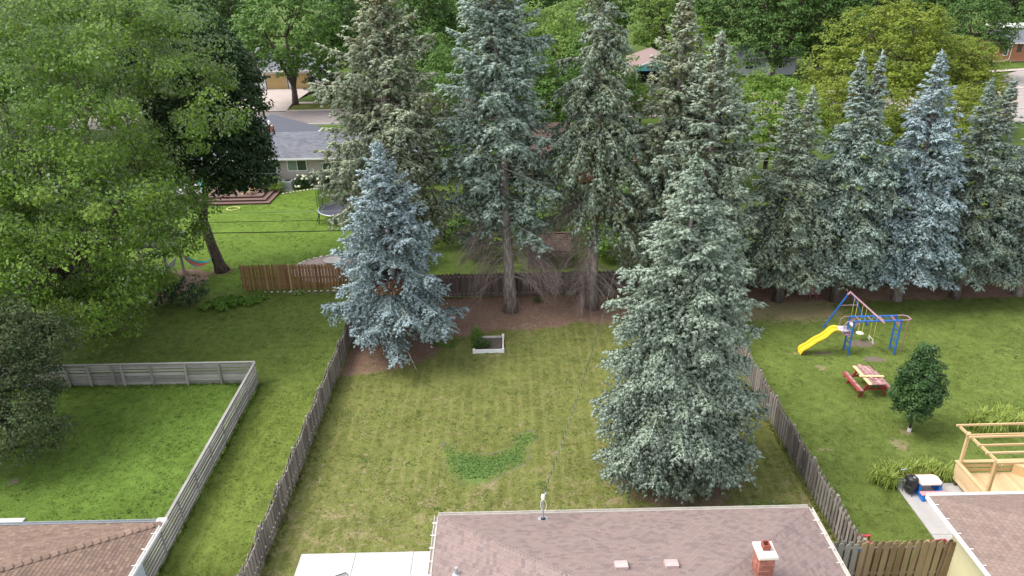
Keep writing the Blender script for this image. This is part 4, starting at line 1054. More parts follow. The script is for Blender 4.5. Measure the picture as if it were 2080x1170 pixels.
# ----------------------------------------------------------------------------
# broadleaf trees
# ----------------------------------------------------------------------------
Lf_silver = mat_leaf('silver_maple_leaf', (.058, .126, .012), (.155, .242, .031), (.30, .38, .21), .2, .6, .2, patch=(.17, .24, .032), patch_scale=.3)
Lf_dark = mat_leaf('dark_maple_leaf', (.018, .042, .014), (.044, .085, .026), None, .15, .6, .2, patch_scale=.5)
Lf_crab = mat_leaf('crab_leaf', (.038, .062, .026), (.085, .115, .045), (.11, .145, .085), .2, .6, .2, patch=(.12, .105, .04), patch_scale=.8)
Lf_mid = mat_leaf('mid_green_leaf', (.055, .125, .018), (.125, .225, .038), None, .25, .55, .3, patch_scale=.25)
Lf_deep = mat_leaf('deep_green_leaf', (.036, .085, .015), (.085, .16, .03), None, .2, .55, .3, patch_scale=.2)
Lf_light = mat_leaf('light_green_leaf', (.09, .175, .022), (.20, .30, .055), (.24, .32, .12), .3, .55, .3, patch_scale=.25)
Lf_locust = mat_leaf('honey_locust_leaf', (.125, .18, .018), (.24, .29, .035), None, .35, .55, .3, patch_scale=.3)
Lf_round = mat_leaf('fresh_green_leaf', (.095, .18, .018), (.17, .27, .032), None, .3, .55, .3, patch_scale=.4)
Lf_linden = mat_leaf('linden_leaf', (.022, .058, .016), (.065, .13, .034), (.08, .12, .055), .1, .5, .25, patch_scale=1.2)
Lf_shrub = mat_leaf('shrub_leaf', (.045, .10, .02), (.10, .18, .035), None, .25, .55, .3, patch_scale=.6)
Lf_bright = mat_leaf('bright_vine_leaf', (.085, .18, .018), (.16, .29, .04), None, .3, .55, .3, patch_scale=.8)
Lf_darkshrub = mat_leaf('dark_shrub_leaf', (.015, .045, .014), (.04, .085, .025), None, .15, .5, .35, patch_scale=.6)

broadleaf('silver_maple', 'huge silver maple with windblown pale leaves filling the upper left', (-22.0, 34.5, 0),
          [(-1.0, .5, 11.5, 6.2, 6.0, 6.0), (4.4, 1.5, 12.6, 4.2, 4.4, 4.2), (2.6, -2.2, 8.6, 4.2, 4.2, 4.4), (-4.5, -3.0, 8.5, 5.0, 4.6, 5.2), (.5, -3.6, 5.6, 4.4, 3.6, 3.2), (2.2, 1.6, 5.6, 3.2, 3.6, 3.0), (-6, 3, 13, 6, 6, 6), (0, 4, 14.5, 6, 5, 4), (-2.4, -4.4, 4.6, 3.2, 2.4, 2.4), (1.8, -3.4, 3.4, 2.8, 2.2, 1.8), (-1.2, -5.2, 3.6, 2.6, 1.8, 1.8), (3.4, -1.2, 4.6, 2.0, 2.2, 1.9), (2.0, 3.6, 6.4, 3.6, 2.6, 3.2), (-3.4, 3.4, 6.2, 4.2, 2.8, 3.6), (-5.5, -1, 4.6, 3.6, 3.4, 2.8), (1.4, .4, 4.4, 3.6, 3.6, 2.6), (-2.0, .4, 4.2, 3.8, 3.8, 2.4)],
          .17, 1500, 180, 1.0, Lf_silver, M_bark, [[(0, 0, 0, .62), (.2, 0, 2.2, .5), (-.2, .2, 4.5, .42), (-.6, .3, 8, .25)], [(.2, 0, 2.4, .35), (1.5, .3, 5, .27), (3.6, 1, 9.5, .13)], [(.1, 0, 2.2, .3), (-1.6, -1, 5, .24), (-3.6, -2, 8, .12)], [(.15, -.1, 2.6, .3), (.6, -1.6, 4.4, .2), (1.8, -2.4, 7, .1)]],
          101, upw=.42, inner=.24, limbs=26, branch_r=.035, droop=.8, zmin=-.9, flat=.72)
broadleaf('dark_maple', 'very dark leaved maple with a forked leaning trunk tied to the hammock', (-18.38, 42.72, 0),
          [(.6, .4, 10.6, 3.6, 3.4, 4.4), (1.3, .2, 8.0, 2.8, 3.0, 3.0), (2.2, .6, 7.0, 2.0, 2.2, 2.0), (-.6, 0, 8.3, 2.4, 2.6, 2.6), (1.6, 0, 6.0, 1.2, 1.4, 1.0), (2.2, .6, 11.8, 2.0, 2.4, 2.6), (1.4, 0, 13.2, 2.2, 2.2, 2.2)],
          .24, 1900, 30, .55, Lf_dark, M_bark, [[(0, 0, -.05, .52), (-.12, 0, .5, .36), (-.35, 0, 1.8, .30), (-.55, 0, 3.4, .26)], [(-.55, 0, 3.3, .2), (-.85, .1, 4.6, .17), (-1.0, .2, 6.2, .13), (-.9, .2, 8.5, .08)], [(-.5, 0, 3.3, .2), (-.2, 0, 4.8, .17), (.1, .1, 6.4, .14), (.5, .2, 9, .08)]],
          102, upw=.6, inner=.35, limbs=26, droop=.3)
broadleaf('crabapple_tree', 'grey green crabapple drooping over the slat fence at the left edge', (-20.6, 24.6, 0),
          [(.0, 0, 3.3, 2.5, 2.2, 1.8), (1.1, -1.2, 1.9, 2.2, 1.5, 1.5), (.0, .8, 4.6, 2.2, 2.0, 1.4), (1.9, 1.2, 4.4, 1.1, 1.1, .9), (-1.5, -.5, 3.2, 2.4, 2.2, 2.4)],
          .125, 1500, 30, .42, Lf_crab, M_bark, [[(0, 0, 0, .17), (.1, 0, 1.1, .14), (.3, 0, 2.8, .1)], [(.05, 0, 1.0, .1), (.9, -.6, 2.0, .07)], [(0, 0, 1.1, .1), (-.8, .2, 2.6, .07)]], 103, upw=.55, limbs=40, branch_r=.03, droop=.3)
broadleaf('linden_tree', 'small dark egg shaped shade tree in the right yard with a white trunk guard', (16.02, 24.35, 0),
          [(-.05, 0, 1.72, .84, .84, 1.02), (-.08, 0, 2.5, .72, .72, .95), (-.1, 0, 3.35, .34, .34, .70)],
          .115, 620, 34, .23, Lf_linden, M_bark, [[(0, 0, 0, .05), (.02, 0, .7, .042), (-.05, 0, 2, .03), (-.1, 0, 3.4, .012)]], 104, upw=.5, limbs=26, branch_r=.012, inner=.3, droop=.4)
part('trunk_guard', MB().tube([(0, 0, 0), (.0, 0, .16)], .075, 10), M_white, bpy.data.objects['linden_tree'])

# trees behind: one mesh set per kind, moved and turned for each copy
def tree_kind(name, lobes, leaf, nc, nl, cr, lm, bm, trunk, seed, **k):
    return broadleaf(name, 'x', (0, 0, 0), lobes, leaf, nc, nl, cr, lm, bm, trunk, seed, **k)
TR = [[(0, 0, 0, .42), (.1, 0, 1.6, .33), (.1, .1, 3.4, .28), (0, 0, 8, .14)], [(.1, 0, 2.2, .25), (1.4, .2, 5, .18), (2.4, .4, 7.5, .1)], [(.05, 0, 2.4, .25), (-1.5, -.3, 5, .18), (-2.6, 0, 8, .1)]]
K_round = tree_kind('shade_tree', [(0, 0, 8.6, 6.2, 6.0, 5.0), (3.4, -1, 6.8, 4.0, 4, 3.4), (-3.6, -1.2, 7.2, 4.0, 4, 3.6), (.5, -2.8, 5.8, 4, 3.4, 2.8), (.5, 1, 12, 4, 4, 3)], .40, 820, 22, .85, Lf_mid, M_bark, TR, 201, limbs=14, branch_r=.08)
K_tall = tree_kind('shade_tree', [(0, 0, 10, 4.8, 4.8, 6.4), (2.6, -1.4, 7.4, 3.6, 3.6, 4.4), (-2.8, -1, 8.4, 3.6, 3.6, 4.6), (0, -2.0, 5, 3.6, 3.0, 3.0), (.4, 0, 15, 3, 3, 2.6)], .40, 820, 22, .8, Lf_deep, M_bark, TR, 202, limbs=14, branch_r=.08)
K_loc = tree_kind('honey_locust', [(0, 0, 9.2, 6.2, 5.6, 3.6), (-4.6, -1, 6.6, 3.8, 3.8, 3.0), (4.6, -.6, 7.2, 3.4, 3.6, 3.2), (0, -3, 6, 4.6, 3.6, 3.2), (2, 0, 11.4, 3.8, 3.8, 2.0), (-5.6, 0, 4.4, 3, 3, 2.6)], .30, 1250, 24, .75, Lf_locust, M_bark, TR, 203, limbs=18, branch_r=.07, flat=.42, upw=.9, inner=.35)
K_shrub = tree_kind('shrub', [(0, 0, 1.1, 1.3, 1.2, 1.1), (.7, -.3, .8, .8, .8, .8), (-.6, .2, 1.2, .9, .9, 1.0)], .16, 170, 16, .3, Lf_shrub, M_bark, [[(0, 0, 0, .05), (.1, 0, .6, .04), (.2, 0, 1.4, .02)], [(0, 0, .1, .04), (-.4, .1, 1.2, .02)]], 204, limbs=6, branch_r=.015)
def plant(kind, name, label, loc, s, rz, leaf, group=None, cat='tree', sz=None):
    c = copy_thing(kind, loc, rz, label, (s, s, sz or s), group); c.name = name; c['category'] = cat
    for ch in c.children:
        if ch.name.startswith('crown') and ch.material_slots: ch.material_slots[0].link = 'OBJECT'; ch.material_slots[0].material = leaf
    return c
GB = 'shade trees along the far streets'
BG = [
 (K_round, 'shade_tree', 'shade tree with a forked trunk on the verge across the street by the tan garage', (-28.5, 99.4), 1.10, 1.0, Lf_mid),
 (K_tall, 'shade_tree', 'dark tree behind the tan garage, left of the forked verge tree', (-43, 119), 1.0, .4, Lf_deep),
 (K_round, 'shade_tree', 'mid green tree rising behind the dark maple at the top left', (-37.5, 84), .92, 2.4, Lf_mid),
 (K_tall, 'shade_tree', 'dark tree on the front lawn across the street, left of the olive spruce', (-21.5, 107), .95, 2.0, Lf_deep),
 (K_tall, 'shade_tree', 'dark tree showing right of the olive spruce tip', (-12.5, 113), .95, 4.0, Lf_deep),
 (K_round, 'shade_tree', 'round mid green tree between the olive spruce and the grey blue spruce', (-9.3, 92.5), .66, .3, Lf_mid),
 (K_round, 'shade_tree', 'pale topped green tree between the two tallest spruces', (4.6, 85), .86, 1.3, Lf_light),
 (K_round, 'shade_tree', 'light green tree behind the drooping spruce tip', (8.5, 101), .85, 3.6, Lf_light),
 (K_tall, 'shade_tree', 'lime green tree behind the turquoise gable', (25.0, 123), .85, 3.0, Lf_light),
 (K_tall, 'shade_tree', 'slim lime tree between the turquoise gable and the cone hung spruce', (23.6, 98), .60, 5.0, Lf_round),
 (K_round, 'shade_tree', 'broad dark oak left of the grey wall far behind the row', (36, 122), 1.15, 4.0, Lf_deep),
 (K_tall, 'shade_tree', 'tall dark oak above the grey wall far behind the row', (46, 122), 1.15, 1.1, Lf_deep),
 (K_tall, 'shade_tree', 'tall dark oak just left of the honey locust', (54.5, 116), 1.05, 2.6, Lf_deep),
 (K_loc, 'honey_locust', 'big yellow green honey locust behind the middle of the spruce row', (37.5, 75), 1.0, .2, Lf_locust),
 (K_round, 'shade_tree', 'round fresh green tree behind the left end of the spruce row', (21.6, 60), .60, .8, Lf_round),
 (K_round, 'shade_tree', 'mid green tree beside the brick house', (65, 107), .82, 2.9, Lf_shrub),
 (K_round, 'shade_tree', 'low bright green tree at the foot of the fresh green tree', (16.2, 58), .42, 2.2, Lf_round),
 (K_round, 'shade_tree', 'small green tree in front of the tan house, left part', (-3.6, 56.5), .44, 2.0, Lf_mid),
 (K_round, 'shade_tree', 'small green tree behind the brown shed, right of the tan house windows', (7.0, 55.5), .46, 3.1, Lf_mid),
 (K_tall, 'shade_tree', 'green street tree behind the tan house roof', (1.0, 76), .66, 5.1, Lf_mid),
 (K_round, 'shade_tree', 'green street tree behind the drooping spruce trunk', (9.0, 79), .70, .9, Lf_mid),
 (K_round, 'shade_tree', 'green street tree behind the cone hung spruce', (21.5, 80), .62, 4.4, Lf_light),
 (K_round, 'shade_tree', 'green street tree left of the grey blue spruce', (-6.0, 83), .60, 1.9, Lf_mid),
 (K_tall, 'shade_tree', 'dark oak in front of the pale grey house, left trunk', (38.5, 109), .95, 5.5, Lf_deep),
 (K_tall, 'shade_tree', 'dark oak in front of the pale grey house, right trunk', (44.5, 108), .95, 2.2, Lf_deep),
 (K_round, 'shade_tree', 'green tree hiding the brown roof left of the grey blue spruce', (-7.2, 69), .55, 4.0, Lf_mid),
 (K_tall, 'shade_tree', 'slim green tree at the ridge of the tan house', (3.2, 72.5), .55, 1.4, Lf_mid),
 (K_loc, 'honey_locust', 'lower yellow green locust between the second and middle row spruces', (29.5, 62), .62, 2.2, Lf_locust),
 (K_loc, 'honey_locust', 'low yellow green locust right of the palest row spruce', (36.5, 60), .58, 4.2, Lf_locust),
 (K_loc, 'honey_locust', 'yellow green locust at the right shoulder of the big honey locust', (46.5, 77), .72, 1.2, Lf_locust),
 (K_round, 'shade_tree', 'mid green tree behind the middle of the silver maple', (-46, 80), .9, 3.4, Lf_mid),
 (K_round, 'shade_tree', 'mid green tree behind the left part of the silver maple', (-57, 84), .95, 5.4, Lf_mid),
 (K_round, 'shade_tree', 'low green tree on the street edge below the turquoise gable', (14.6, 81), .34, 1.4, Lf_light),
 (K_tall, 'shade_tree', 'dark tree in the top right corner behind the brick house', (92, 142), 1.0, .6, Lf_deep),
]
for i, (k, nm, lab, (x, y), s, rz, lm) in enumerate(BG):
    plant(k, nm, lab, (x, y, -.05), s, rz, lm, GB)
far = [(-88, 150, 'far left'), (-72, 140, ''), (-58, 150, ''), (-30, 148, ''), (-14, 140, ''), (2, 132, ''), (8, 150, ''), (18, 140, ''), (34, 146, ''), (60, 140, ''), (70, 152, ''), (78, 146, ''), (106, 158, ''), (-2, 118, ''), (-50, 132, ''), (120, 150, '')]
for i, (x, y, _) in enumerate(far):
    plant([K_round, K_tall][i % 2], 'far_tree', 'tree in the far row that closes the view along the top edge', (x, y, -.05), 1.05 + .12 * (i % 3), i * 1.3, [Lf_deep, Lf_mid, Lf_deep][i % 3], 'far row of trees along the top edge')
# shrubs
SB = [
 ('dark shrub on the front lawn across the street beside the forked verge tree', (-24.6, 103.5), 2.1, Lf_darkshrub, 0),
 ('green shrub behind the back fence left of the bare grey trunk', (-4.6, 47.0), 1.5, Lf_shrub, 1),
 ('dark shrub beyond the back fence under the olive spruce', (-7.0, 43.5), 1.3, Lf_darkshrub, 2),
 ('green lilac bush behind the brown shed roof', (2.6, 46.5), 1.6, Lf_shrub, 3),
 ('dark bush between the bare trunk and the shed', (-1.6, 44.2), 1.1, Lf_darkshrub, 4),
 ('bright green bush beside the utility pole', (6.3, 44.0), 1.25, Lf_bright, 5),
 ('tall bright green vine bush behind the utility pole', (7.5, 47.5), 1.7, Lf_bright, 1.5),
 ('green bush right of the utility pole behind the dusty spruces', (9.6, 43.5), 1.5, Lf_shrub, .5),
 ('dark bush below the tan house windows', (4.9, 59.3), .8, Lf_darkshrub, 2.2),
 ('round yellow green shrub at the corner of the brown deck', (-19.9, 59.6), .62, Lf_round, 0),
 ('dark leafy shrub against the porch behind the brown deck', (-21.6, 60.3), .85, Lf_darkshrub, 1),
 ('low dark green shrub between the two white hydrangeas', (-16.9, 61.4), .5, Lf_darkshrub, 3),
 ('low dark shrub right of the hydrangeas under the grey wall', (-13.2, 61.3), .6, Lf_darkshrub, 4),
 ('dark leafy shrub left of the hostas under the silver maple', (-18.6, 37.9), .78, Lf_darkshrub, 1),
 ('dark leafy shrub beside the slatted arbor under the silver maple', (-20.2, 38.0), .78, Lf_darkshrub, 2.5),
 ('dark ground shrub deepest under the silver maple', (-22.3, 37.6), .9, Lf_darkshrub, 5.2),
 ('dark evergreen shrub by the brick house corner', (69, 112), 2.0, Lf_darkshrub, .2),
]
for lab, (x, y), s, lm, rz in SB: plant(K_shrub, 'shrub', lab, (x, y, 0), s, rz, lm, None, 'shrub')
for k in (K_round, K_tall, K_loc, K_shrub):
    for ch in list(k.children): bpy.data.objects.remove(ch)
    bpy.data.objects.remove(k)
# ----------------------------------------------------------------------------
# houses beyond the back fences
# ----------------------------------------------------------------------------
def gable(house, x0, x1, y0, y1, z, zr, mat, ridge='x', th=.12):
    """closed gable roof in local metres"""
    m = MB()
    if ridge == 'x':
        ym = (y0 + y1) / 2
        m.poly([(x0, y0, z), (x1, y0, z), (x1, ym, zr), (x0, ym, zr)]); m.poly([(x1, y1, z), (x0, y1, z), (x0, ym, zr), (x1, ym, zr)])
        m.poly([(x0, y0, z - th), (x0, ym, zr - th), (x1, ym, zr - th), (x1, y0, z - th)]); m.poly([(x0, ym, zr - th), (x0, y1, z - th), (x1, y1, z - th), (x1, ym, zr - th)])
        m.quad((x0, y0, z - th), (x1, y0, z - th), (x1, y0, z), (x0, y0, z)); m.quad((x1, y1, z - th), (x0, y1, z - th), (x0, y1, z), (x1, y1, z))
        for x in (x0, x1): m.poly([(x, y0, z - th), (x, y0, z), (x, ym, zr), (x, y1, z), (x, y1, z - th), (x, ym, zr - th)])
    else:
        xm = (x0 + x1) / 2
        m.poly([(x1, y0, z), (x1, y1, z), (xm, y1, zr), (xm, y0, zr)]); m.poly([(x0, y1, z), (x0, y0, z), (xm, y0, zr), (xm, y1, zr)])
        m.poly([(x1, y1, z - th), (x1, y0, z - th), (xm, y0, zr - th), (xm, y1, zr - th)]); m.poly([(x0, y0, z - th), (x0, y1, z - th), (xm, y1, zr - th), (xm, y0, zr - th)])
        m.quad((x1, y0, z - th), (x1, y1, z - th), (x1, y1, z), (x1, y0, z)); m.quad((x0, y1, z - th), (x0, y0, z - th), (x0, y0, z), (x0, y1, z))
        for y in (y0, y1): m.poly([(x0, y, z - th), (x0, y, z), (xm, y, zr), (x1, y, z), (x1, y, z - th), (xm, y, zr - th)])
    return part('roof', m, mat, house)
def courses(house, O, U, Vv, length, u0, u1, mat, expo=.15):
    """shingle courses as real butted edges, one joined field"""
    s = Shingler(house, (0, 0, 0), mat, expo, (.25, .5)); s.plane(O, U, Vv, length, u0, u1)
    b = np.array(SH.v); V = []
    for (c, rot, w) in s.items:
        R = np.array(rot); V.append((b * np.array([w, expo / .145, 1.6])) @ R.T + np.array(c))
    V = np.concatenate(V); F = (np.arange(len(s.items)) * 8)[:, None, None] + np.array(SH.f)[None]
    me = np_mesh('shingle_field', V, F.reshape(-1, 4)); me.shade_flat()
    part('shingle_field', me, mat, house, kind='stuff')
def window(house, x0, x1, z0, z1, y, panes, frame_mat, glass, face=-1):
    fr = MB(); t = .05
    fr.box(x0 - .07, x1 + .07, y, y + .05 * face, z0 - .07, z0); fr.box(x0 - .07, x1 + .07, y, y + .05 * face, z1, z1 + .07)
    fr.box(x0 - .07, x0, y, y + .05 * face, z0, z1); fr.box(x1, x1 + .07, y, y + .05 * face, z0, z1)
    n = len(panes); w = (x1 - x0) / n
    for k in range(1, n): fr.box(x0 + k * w - .025, x0 + k * w + .025, y, y + .045 * face, z0, z1)
    f = part('window', fr, frame_mat, house)
    for k, g in enumerate(panes):
        part('pane', MB().box(x0 + k * w + .03, x0 + (k + 1) * w - .03, y + .004 * face, y + .016 * face, z0, z1), g, f)
    return f
def lap_boards(house, x0, x1, z0, z1, y, mat, expo=.19, holes=()):
    k = 0
    while z0 + k * expo < z1 - .02:
        za = z0 + k * expo; zb = min(za + expo, z1); segs = [(x0, x1)]
        for (hx0, hx1, hz0, hz1) in holes:
            if za < hz1 and zb > hz0: segs = [q for (a, b) in segs for q in ((a, min(b, hx0)), (max(a, hx1), b)) if q[1] - q[0] > .02]
        for a, b in segs:
            m = MB(); m.quad((a, y - .03, za), (b, y - .03, za), (b, y - .006, zb), (a, y - .006, zb)); m.quad((a, y, za), (b, y, za), (b, y - .03, za), (a, y - .03, za))
            part('siding_board', m, mat, house)
        k += 1

hG = thing('ranch_house', 'grey ranch house with blue grey shingles, white gutter and hydrangeas, left of the spruces', 'house', (-19.0, 64.7, 0))
G0 = np.array([-19.0, 64.7, 0.0])
wx = lambda x: x + 19.0
wy = lambda y: y - 64.7
part('wall', MB().box(wx(-19.9), wx(-6.5), wy(61.2), wy(68.2), 0, 2.5).box(wx(-28.5), wx(-19.9) - .002, wy(63.4), wy(68.2), 0, 2.5), M_siding, hG)
part('wing_wall', MB().box(wx(-27.6), wx(-19.1), wy(68.2) + .002, wy(72.4), 0, 2.5), M_siding, hG)
lap_boards(hG, wx(-19.88), wx(-6.5), .3, 2.48, wy(61.2), M_siding, .2, ((wx(-19.02), wx(-17.27), 1.32, 2.36), (wx(-16.05), wx(-14.4), 1.32, 2.08), (wx(-12), wx(-10), 1.3, 2.1)))
part('corner_board', MB().box(wx(-19.95), wx(-19.83), wy(61.14), wy(61.24), 0, 2.5), M_white, hG)
window(hG, wx(-18.93), wx(-17.36), 1.42, 2.27, wy(61.17), (M_glassgreen, M_glass), M_white, None)
window(hG, wx(-15.96), wx(-14.5), 1.42, 2.0, wy(61.17), (M_glass, M_glass), M_white, None)
window(hG, wx(-11.9), wx(-10.1), 1.4, 2.0, wy(61.17), (M_glass, M_glass), M_white, None)
window(hG, wx(-21.15), wx(-20.15), .35, 2.25, wy(63.38), (M_glass,), M_white, None)
for x in (-21.55, -19.98): part('porch_post', MB().box(wx(x) - .06, wx(x) + .06, wy(61.0), wy(61.12), 0, 2.5), M_white, hG)
gable(hG, wx(-28.9), wx(-6.0), wy(60.55), wy(68.85), 2.6, 3.95, M_shG, 'x')
sl = math.hypot(4.15, 1.35)
courses(hG, (wx(-28.9), wy(60.55), 2.6), (1, 0, 0), (0, 4.15, 1.35), sl, lambda v: 0, lambda v: 22.9, M_shG, .16)
gable(hG, wx(-28.2), wx(-18.55), wy(64.9), wy(72.8), 2.58, 4.02, mat_shingle('slate_shingle', [(.10, .105, .13), (.125, .13, .155), (.145, .15, .175)], .2), 'y')
gutter(hG, 'gutter', (wx(-28.9), wy(60.53), 2.62), (wx(-6.0), wy(60.53), 2.62), M_white, .12, .12)
gutter(hG, 'gutter', (wx(-18.53), wy(68.9), 2.6), (wx(-18.53), wy(72.8), 2.6), M_white, .12, .1)
chb = part('chimney', MB().box(wx(-21.75), wx(-21.2), wy(65.6), wy(66.1), 3.3, 4.32), M_mortar, hG)
for r_ in range(14):
    z = 3.36 + r_ * .07
    for q in range(2):
        a = wx(-21.75) + q * .275 - .004; part('brick', bm_, M_brick, chb, (a + .14, wy(65.6), z), scale=(.265, .03, .058)); part('brick', bm_, M_brick, chb, (wx(-21.2), wy(65.6) + .125 + q * .25, z), scale=(.03, .23, .058))
part('chimney_pot', MB().lathe([(.09, 4.32), (.09, 4.6), (.13, 4.64), (.05, 4.8)], 10, (wx(-21.5), wy(65.85), 0)), M_white, hG)

hT = thing('tan_house', 'tan sided house with a brown roof glimpsed between the two tallest spruces', 'house', (2.0, 60.4, 0))
part('wall', MB().box(-6, 7, 0, 8, 0, 2.5), M_tan, hT)
lap_boards(hT, -6, 7, .1, 2.5, 0, M_tan, .18, ((-.1, 2.2, .85, 2.3),))
window(hT, .0, .62, .95, 2.2, -.03, (M_glass,), M_tan, None); window(hT, .75, 1.3, .95, 2.2, -.03, (M_glassgreen,), M_tan, None); window(hT, 1.72, 2.1, .95, 2.2, -.03, (M_glass,), M_tan, None)
gable(hT, -6.6, 7.6, -.85, 8.8, 2.62, 4.3, M_shB, 'x'); courses(hT, (-6.6, -.85, 2.62), (1, 0, 0), (0, 4.825, 1.68), math.hypot(4.825, 1.68), lambda v: 0, lambda v: 14.2, M_shB, .2)
part('fascia', MB().box(-6.6, 7.6, -.9, -.86, 2.46, 2.6), M_tan, hT)

sh = thing('garden_shed', 'small shed with brown shingles and drab siding just behind the back fence', 'shed', (2.3, 42.0, 0))
part('wall', MB().box(-1.25, 1.25, 0, 2.0, 0, 1.18), M_olive, sh)
for k in range(12): part('wall_board', MB().box(-1.25 + k * .21, -1.25 + k * .21 + .2, -.02, -.002, 0, 1.17), M_olive, sh)
gable(sh, -1.45, 1.45, -.2, 2.2, 1.2, 1.95, M_shB, 'x', .06)
courses(sh, (-1.45, -.2, 1.2), (1, 0, 0), (0, 1.2, .75), math.hypot(1.2, .75), lambda v: 0, lambda v: 2.9, M_shB, .15)
part('ridge_cap', MB().bar((-1.45, 1.0, 1.985), (1.45, 1.0, 1.985), .16, .03), M_shB, sh)

gr_ = thing('garage_house', 'white walled house with a tan garage door at the end of the concrete driveway', 'house', (-33, 113, 0))
part('wall', MB().box(-5.2, 6, 0, 8, 0, 2.7), M_white, gr_)
part('garage_door', MB().box(-3.2, -.3, -.06, -.002, 0, 2.15), mat_plain('tan_door_paint', (.50, .34, .15), .6, .06, 1), gr_)
for k in range(1, 4): part('door_seam', MB().box(-3.2, -.3, -.068, -.061, k * .53, k * .53 + .03), M_tan, gr_)
part('garage_door', MB().box(.35, 3.25, -.06, -.002, 0, 2.15), mat_plain('tan_door_paint', (.50, .34, .15), .6, .06, 1), gr_)
for x in (-3.35, -.3 + .2): part('door_trim', MB().box(x - .06, x + .06, -.07, -.003, 0, 2.3), M_pole, gr_)
part('door_window', MB().box(-3.0, -2.5, -.075, -.062, 1.65, 1.95), M_glass, gr_)
gable(gr_, -5.8, 6.6, -.7, 8.7, 2.75, 4.6, M_shG, 'x')
part('fascia', MB().box(-5.8, 6.6, -.76, -.71, 2.6, 2.76), M_white, gr_)
pw = thing('brick_planter', 'low red brick planter beside the concrete driveway', 'planter', (-28.9, 112.2, 0))
part('planter_wall', MB().box(0, 4.2, 0, .9, 0, .55), M_brick, pw); part('planter_cap', MB().box(-.05, 4.25, -.05, .95, .551, .62), M_brick, pw)
part('soil', MB().box(.2, 4.0, .2, .7, .621, .66), M_soil, pw)
hq = thing('turquoise_gable_house', 'house with a turquoise gable over a dark carport and pink shingles', 'house', (21.9, 106, 0))
M_turq = mat_plain('turquoise_siding', (.10, .44, .56), .6, .06, 1, .02, .3)
gm = MB(); gm.poly([(-3.4, 1.95, 2.2), (3.4, 1.95, 2.2), (3.4, 1.95, 2.75), (.6, 1.95, 4.0), (-3.4, 1.95, 2.75)]); gm.poly([(-3.4, 2.1, 2.2), (-3.4, 2.1, 2.75), (.6, 2.1, 4.0), (3.4, 2.1, 2.75), (3.4, 2.1, 2.2)]); gm.quad((-3.4, 1.95, 2.2), (-3.4, 2.1, 2.2), (3.4, 2.1, 2.2), (3.4, 1.95, 2.2))
part('gable', gm, M_turq, hq)
part('wall', MB().box(-3.3, 3.3, 5.0, 12, 0, 2.5), M_dark, hq)  # near-black wall colour stands in for the shade inside the carport
for x in (-3.3, 3.25): part('carport_post', MB().box(x, x + .12, 2, 2.12, 0, 2.2), M_white, hq)
part('fascia', MB().bar((-3.95, 1.8, 2.62), (.6, 1.8, 4.10), .12, .2).bar((.6, 1.8, 4.10), (4.1, 1.8, 2.72), .12, .2), M_white, hq)
rf = MB(); rf.poly([(-3.95, 1.75, 2.66), (.6, 1.75, 4.16), (.6, 13, 4.16), (-3.95, 13, 2.66)][::-1]); rf.poly([(.6, 1.75, 4.16), (4.2, 1.75, 2.7), (4.2, 13, 2.7), (.6, 13, 4.16)][::-1]); rf.poly([(-3.95, 1.75, 2.56), (.6, 1.75, 4.06), (.6, 13, 4.06), (-3.95, 13, 2.56)]); rf.poly([(.6, 1.75, 4.06), (4.2, 1.75, 2.6), (4.2, 13, 2.6), (.6, 13, 4.06)])
part('roof', rf, M_shP, hq)
tb = thing('oval_tub', 'small blue oval tub on the ground in front of the turquoise gable', 'tub', (22.9, 106.6, 0))
part('shell', MB().lathe([(.55, 0), (.75, .45), (.8, .5)], 16), M_galv, tb, scale=(1, .6, 1)); part('lining', MB().lathe([(.1, .505), (.7, .51)], 16), M_blue2, tb, scale=(1, .6, 1))
def plain_house(name, label, x, y, w, d, h, zr, wall, roof, ridge='x'):
    t = thing(name, label, 'house', (x, y, 0)); part('wall', MB().box(-w / 2, w / 2, 0, d, 0, h), wall, t); gable(t, -w / 2 - .5, w / 2 + .5, -.5, d + .5, h + .05, zr, roof, ridge)
    for k in (-.3, .2): window(t, w * k - .6, w * k + .6, 1.0, 2.1, -.01, (M_glass, M_glass), M_white, None)
    part('door', MB().box(-.2, .7, -.06, -.003, 0, 2.05), M_white, t); return t
plain_house('far_house', 'house with a pink shingle roof behind the turquoise gable', 30, 117, 9, 8, 2.6, 4.6, M_tan, M_shP)
plain_house('far_house', 'house with a lavender grey roof behind the grey blue spruce', 4.0, 97.5, 12, 8, 2.7, 5.0, M_white, M_shG)
plain_house('far_house', 'pale grey house half hidden under the dark oaks', 40, 116, 9, 7, 2.5, 4.2, mat_plain('pale_grey_siding', (.45, .47, .52), .7, .06, 1), M_shG)
plain_house('far_house', 'house with a brown roof behind the gap left of the grey blue spruce', -8.5, 75.5, 9, 7, 2.6, 4.4, M_tan, M_shB)
hb = thing('brick_house', 'orange brick house with white gutter and downspout in the top right corner', 'house', (90, 125, 0))
M_obrick = mat_plain('orange_brick', (.36, .165, .095), .9, .15, 5, .1, .15)
wb = part('wall', MB().box(-8.7, 8, 0, 9, 0, 2.9), M_obrick, hb)
for k in range(20): part('brick_course', MB().box(-8.71, 8.01, -.012, -.001, .04 + k * .145, .04 + k * .145 + .125), M_obrick, wb)
window(hb, -7.9, -7.25, 1.0, 2.35, -.02, (M_glass,), M_white, None); window(hb, -5.7, -5.1, 1.5, 2.5, -.02, (M_glass,), M_pole, None)
part('downspout', MB().tube([(-6.75, -.08, 2.8), (-6.75, -.08, .5), (-6.9, -.1, .25), (-8.1, -.6, .1)], .06, 8), M_white, hb)
gable(hb, -9.0, 8.6, -.6, 9.6, 2.95, 4.5, M_shG, 'x'); gutter(hb, 'gutter', (-9.0, -.62, 2.98), (8.6, -.62, 2.98), M_white, .14, .14)
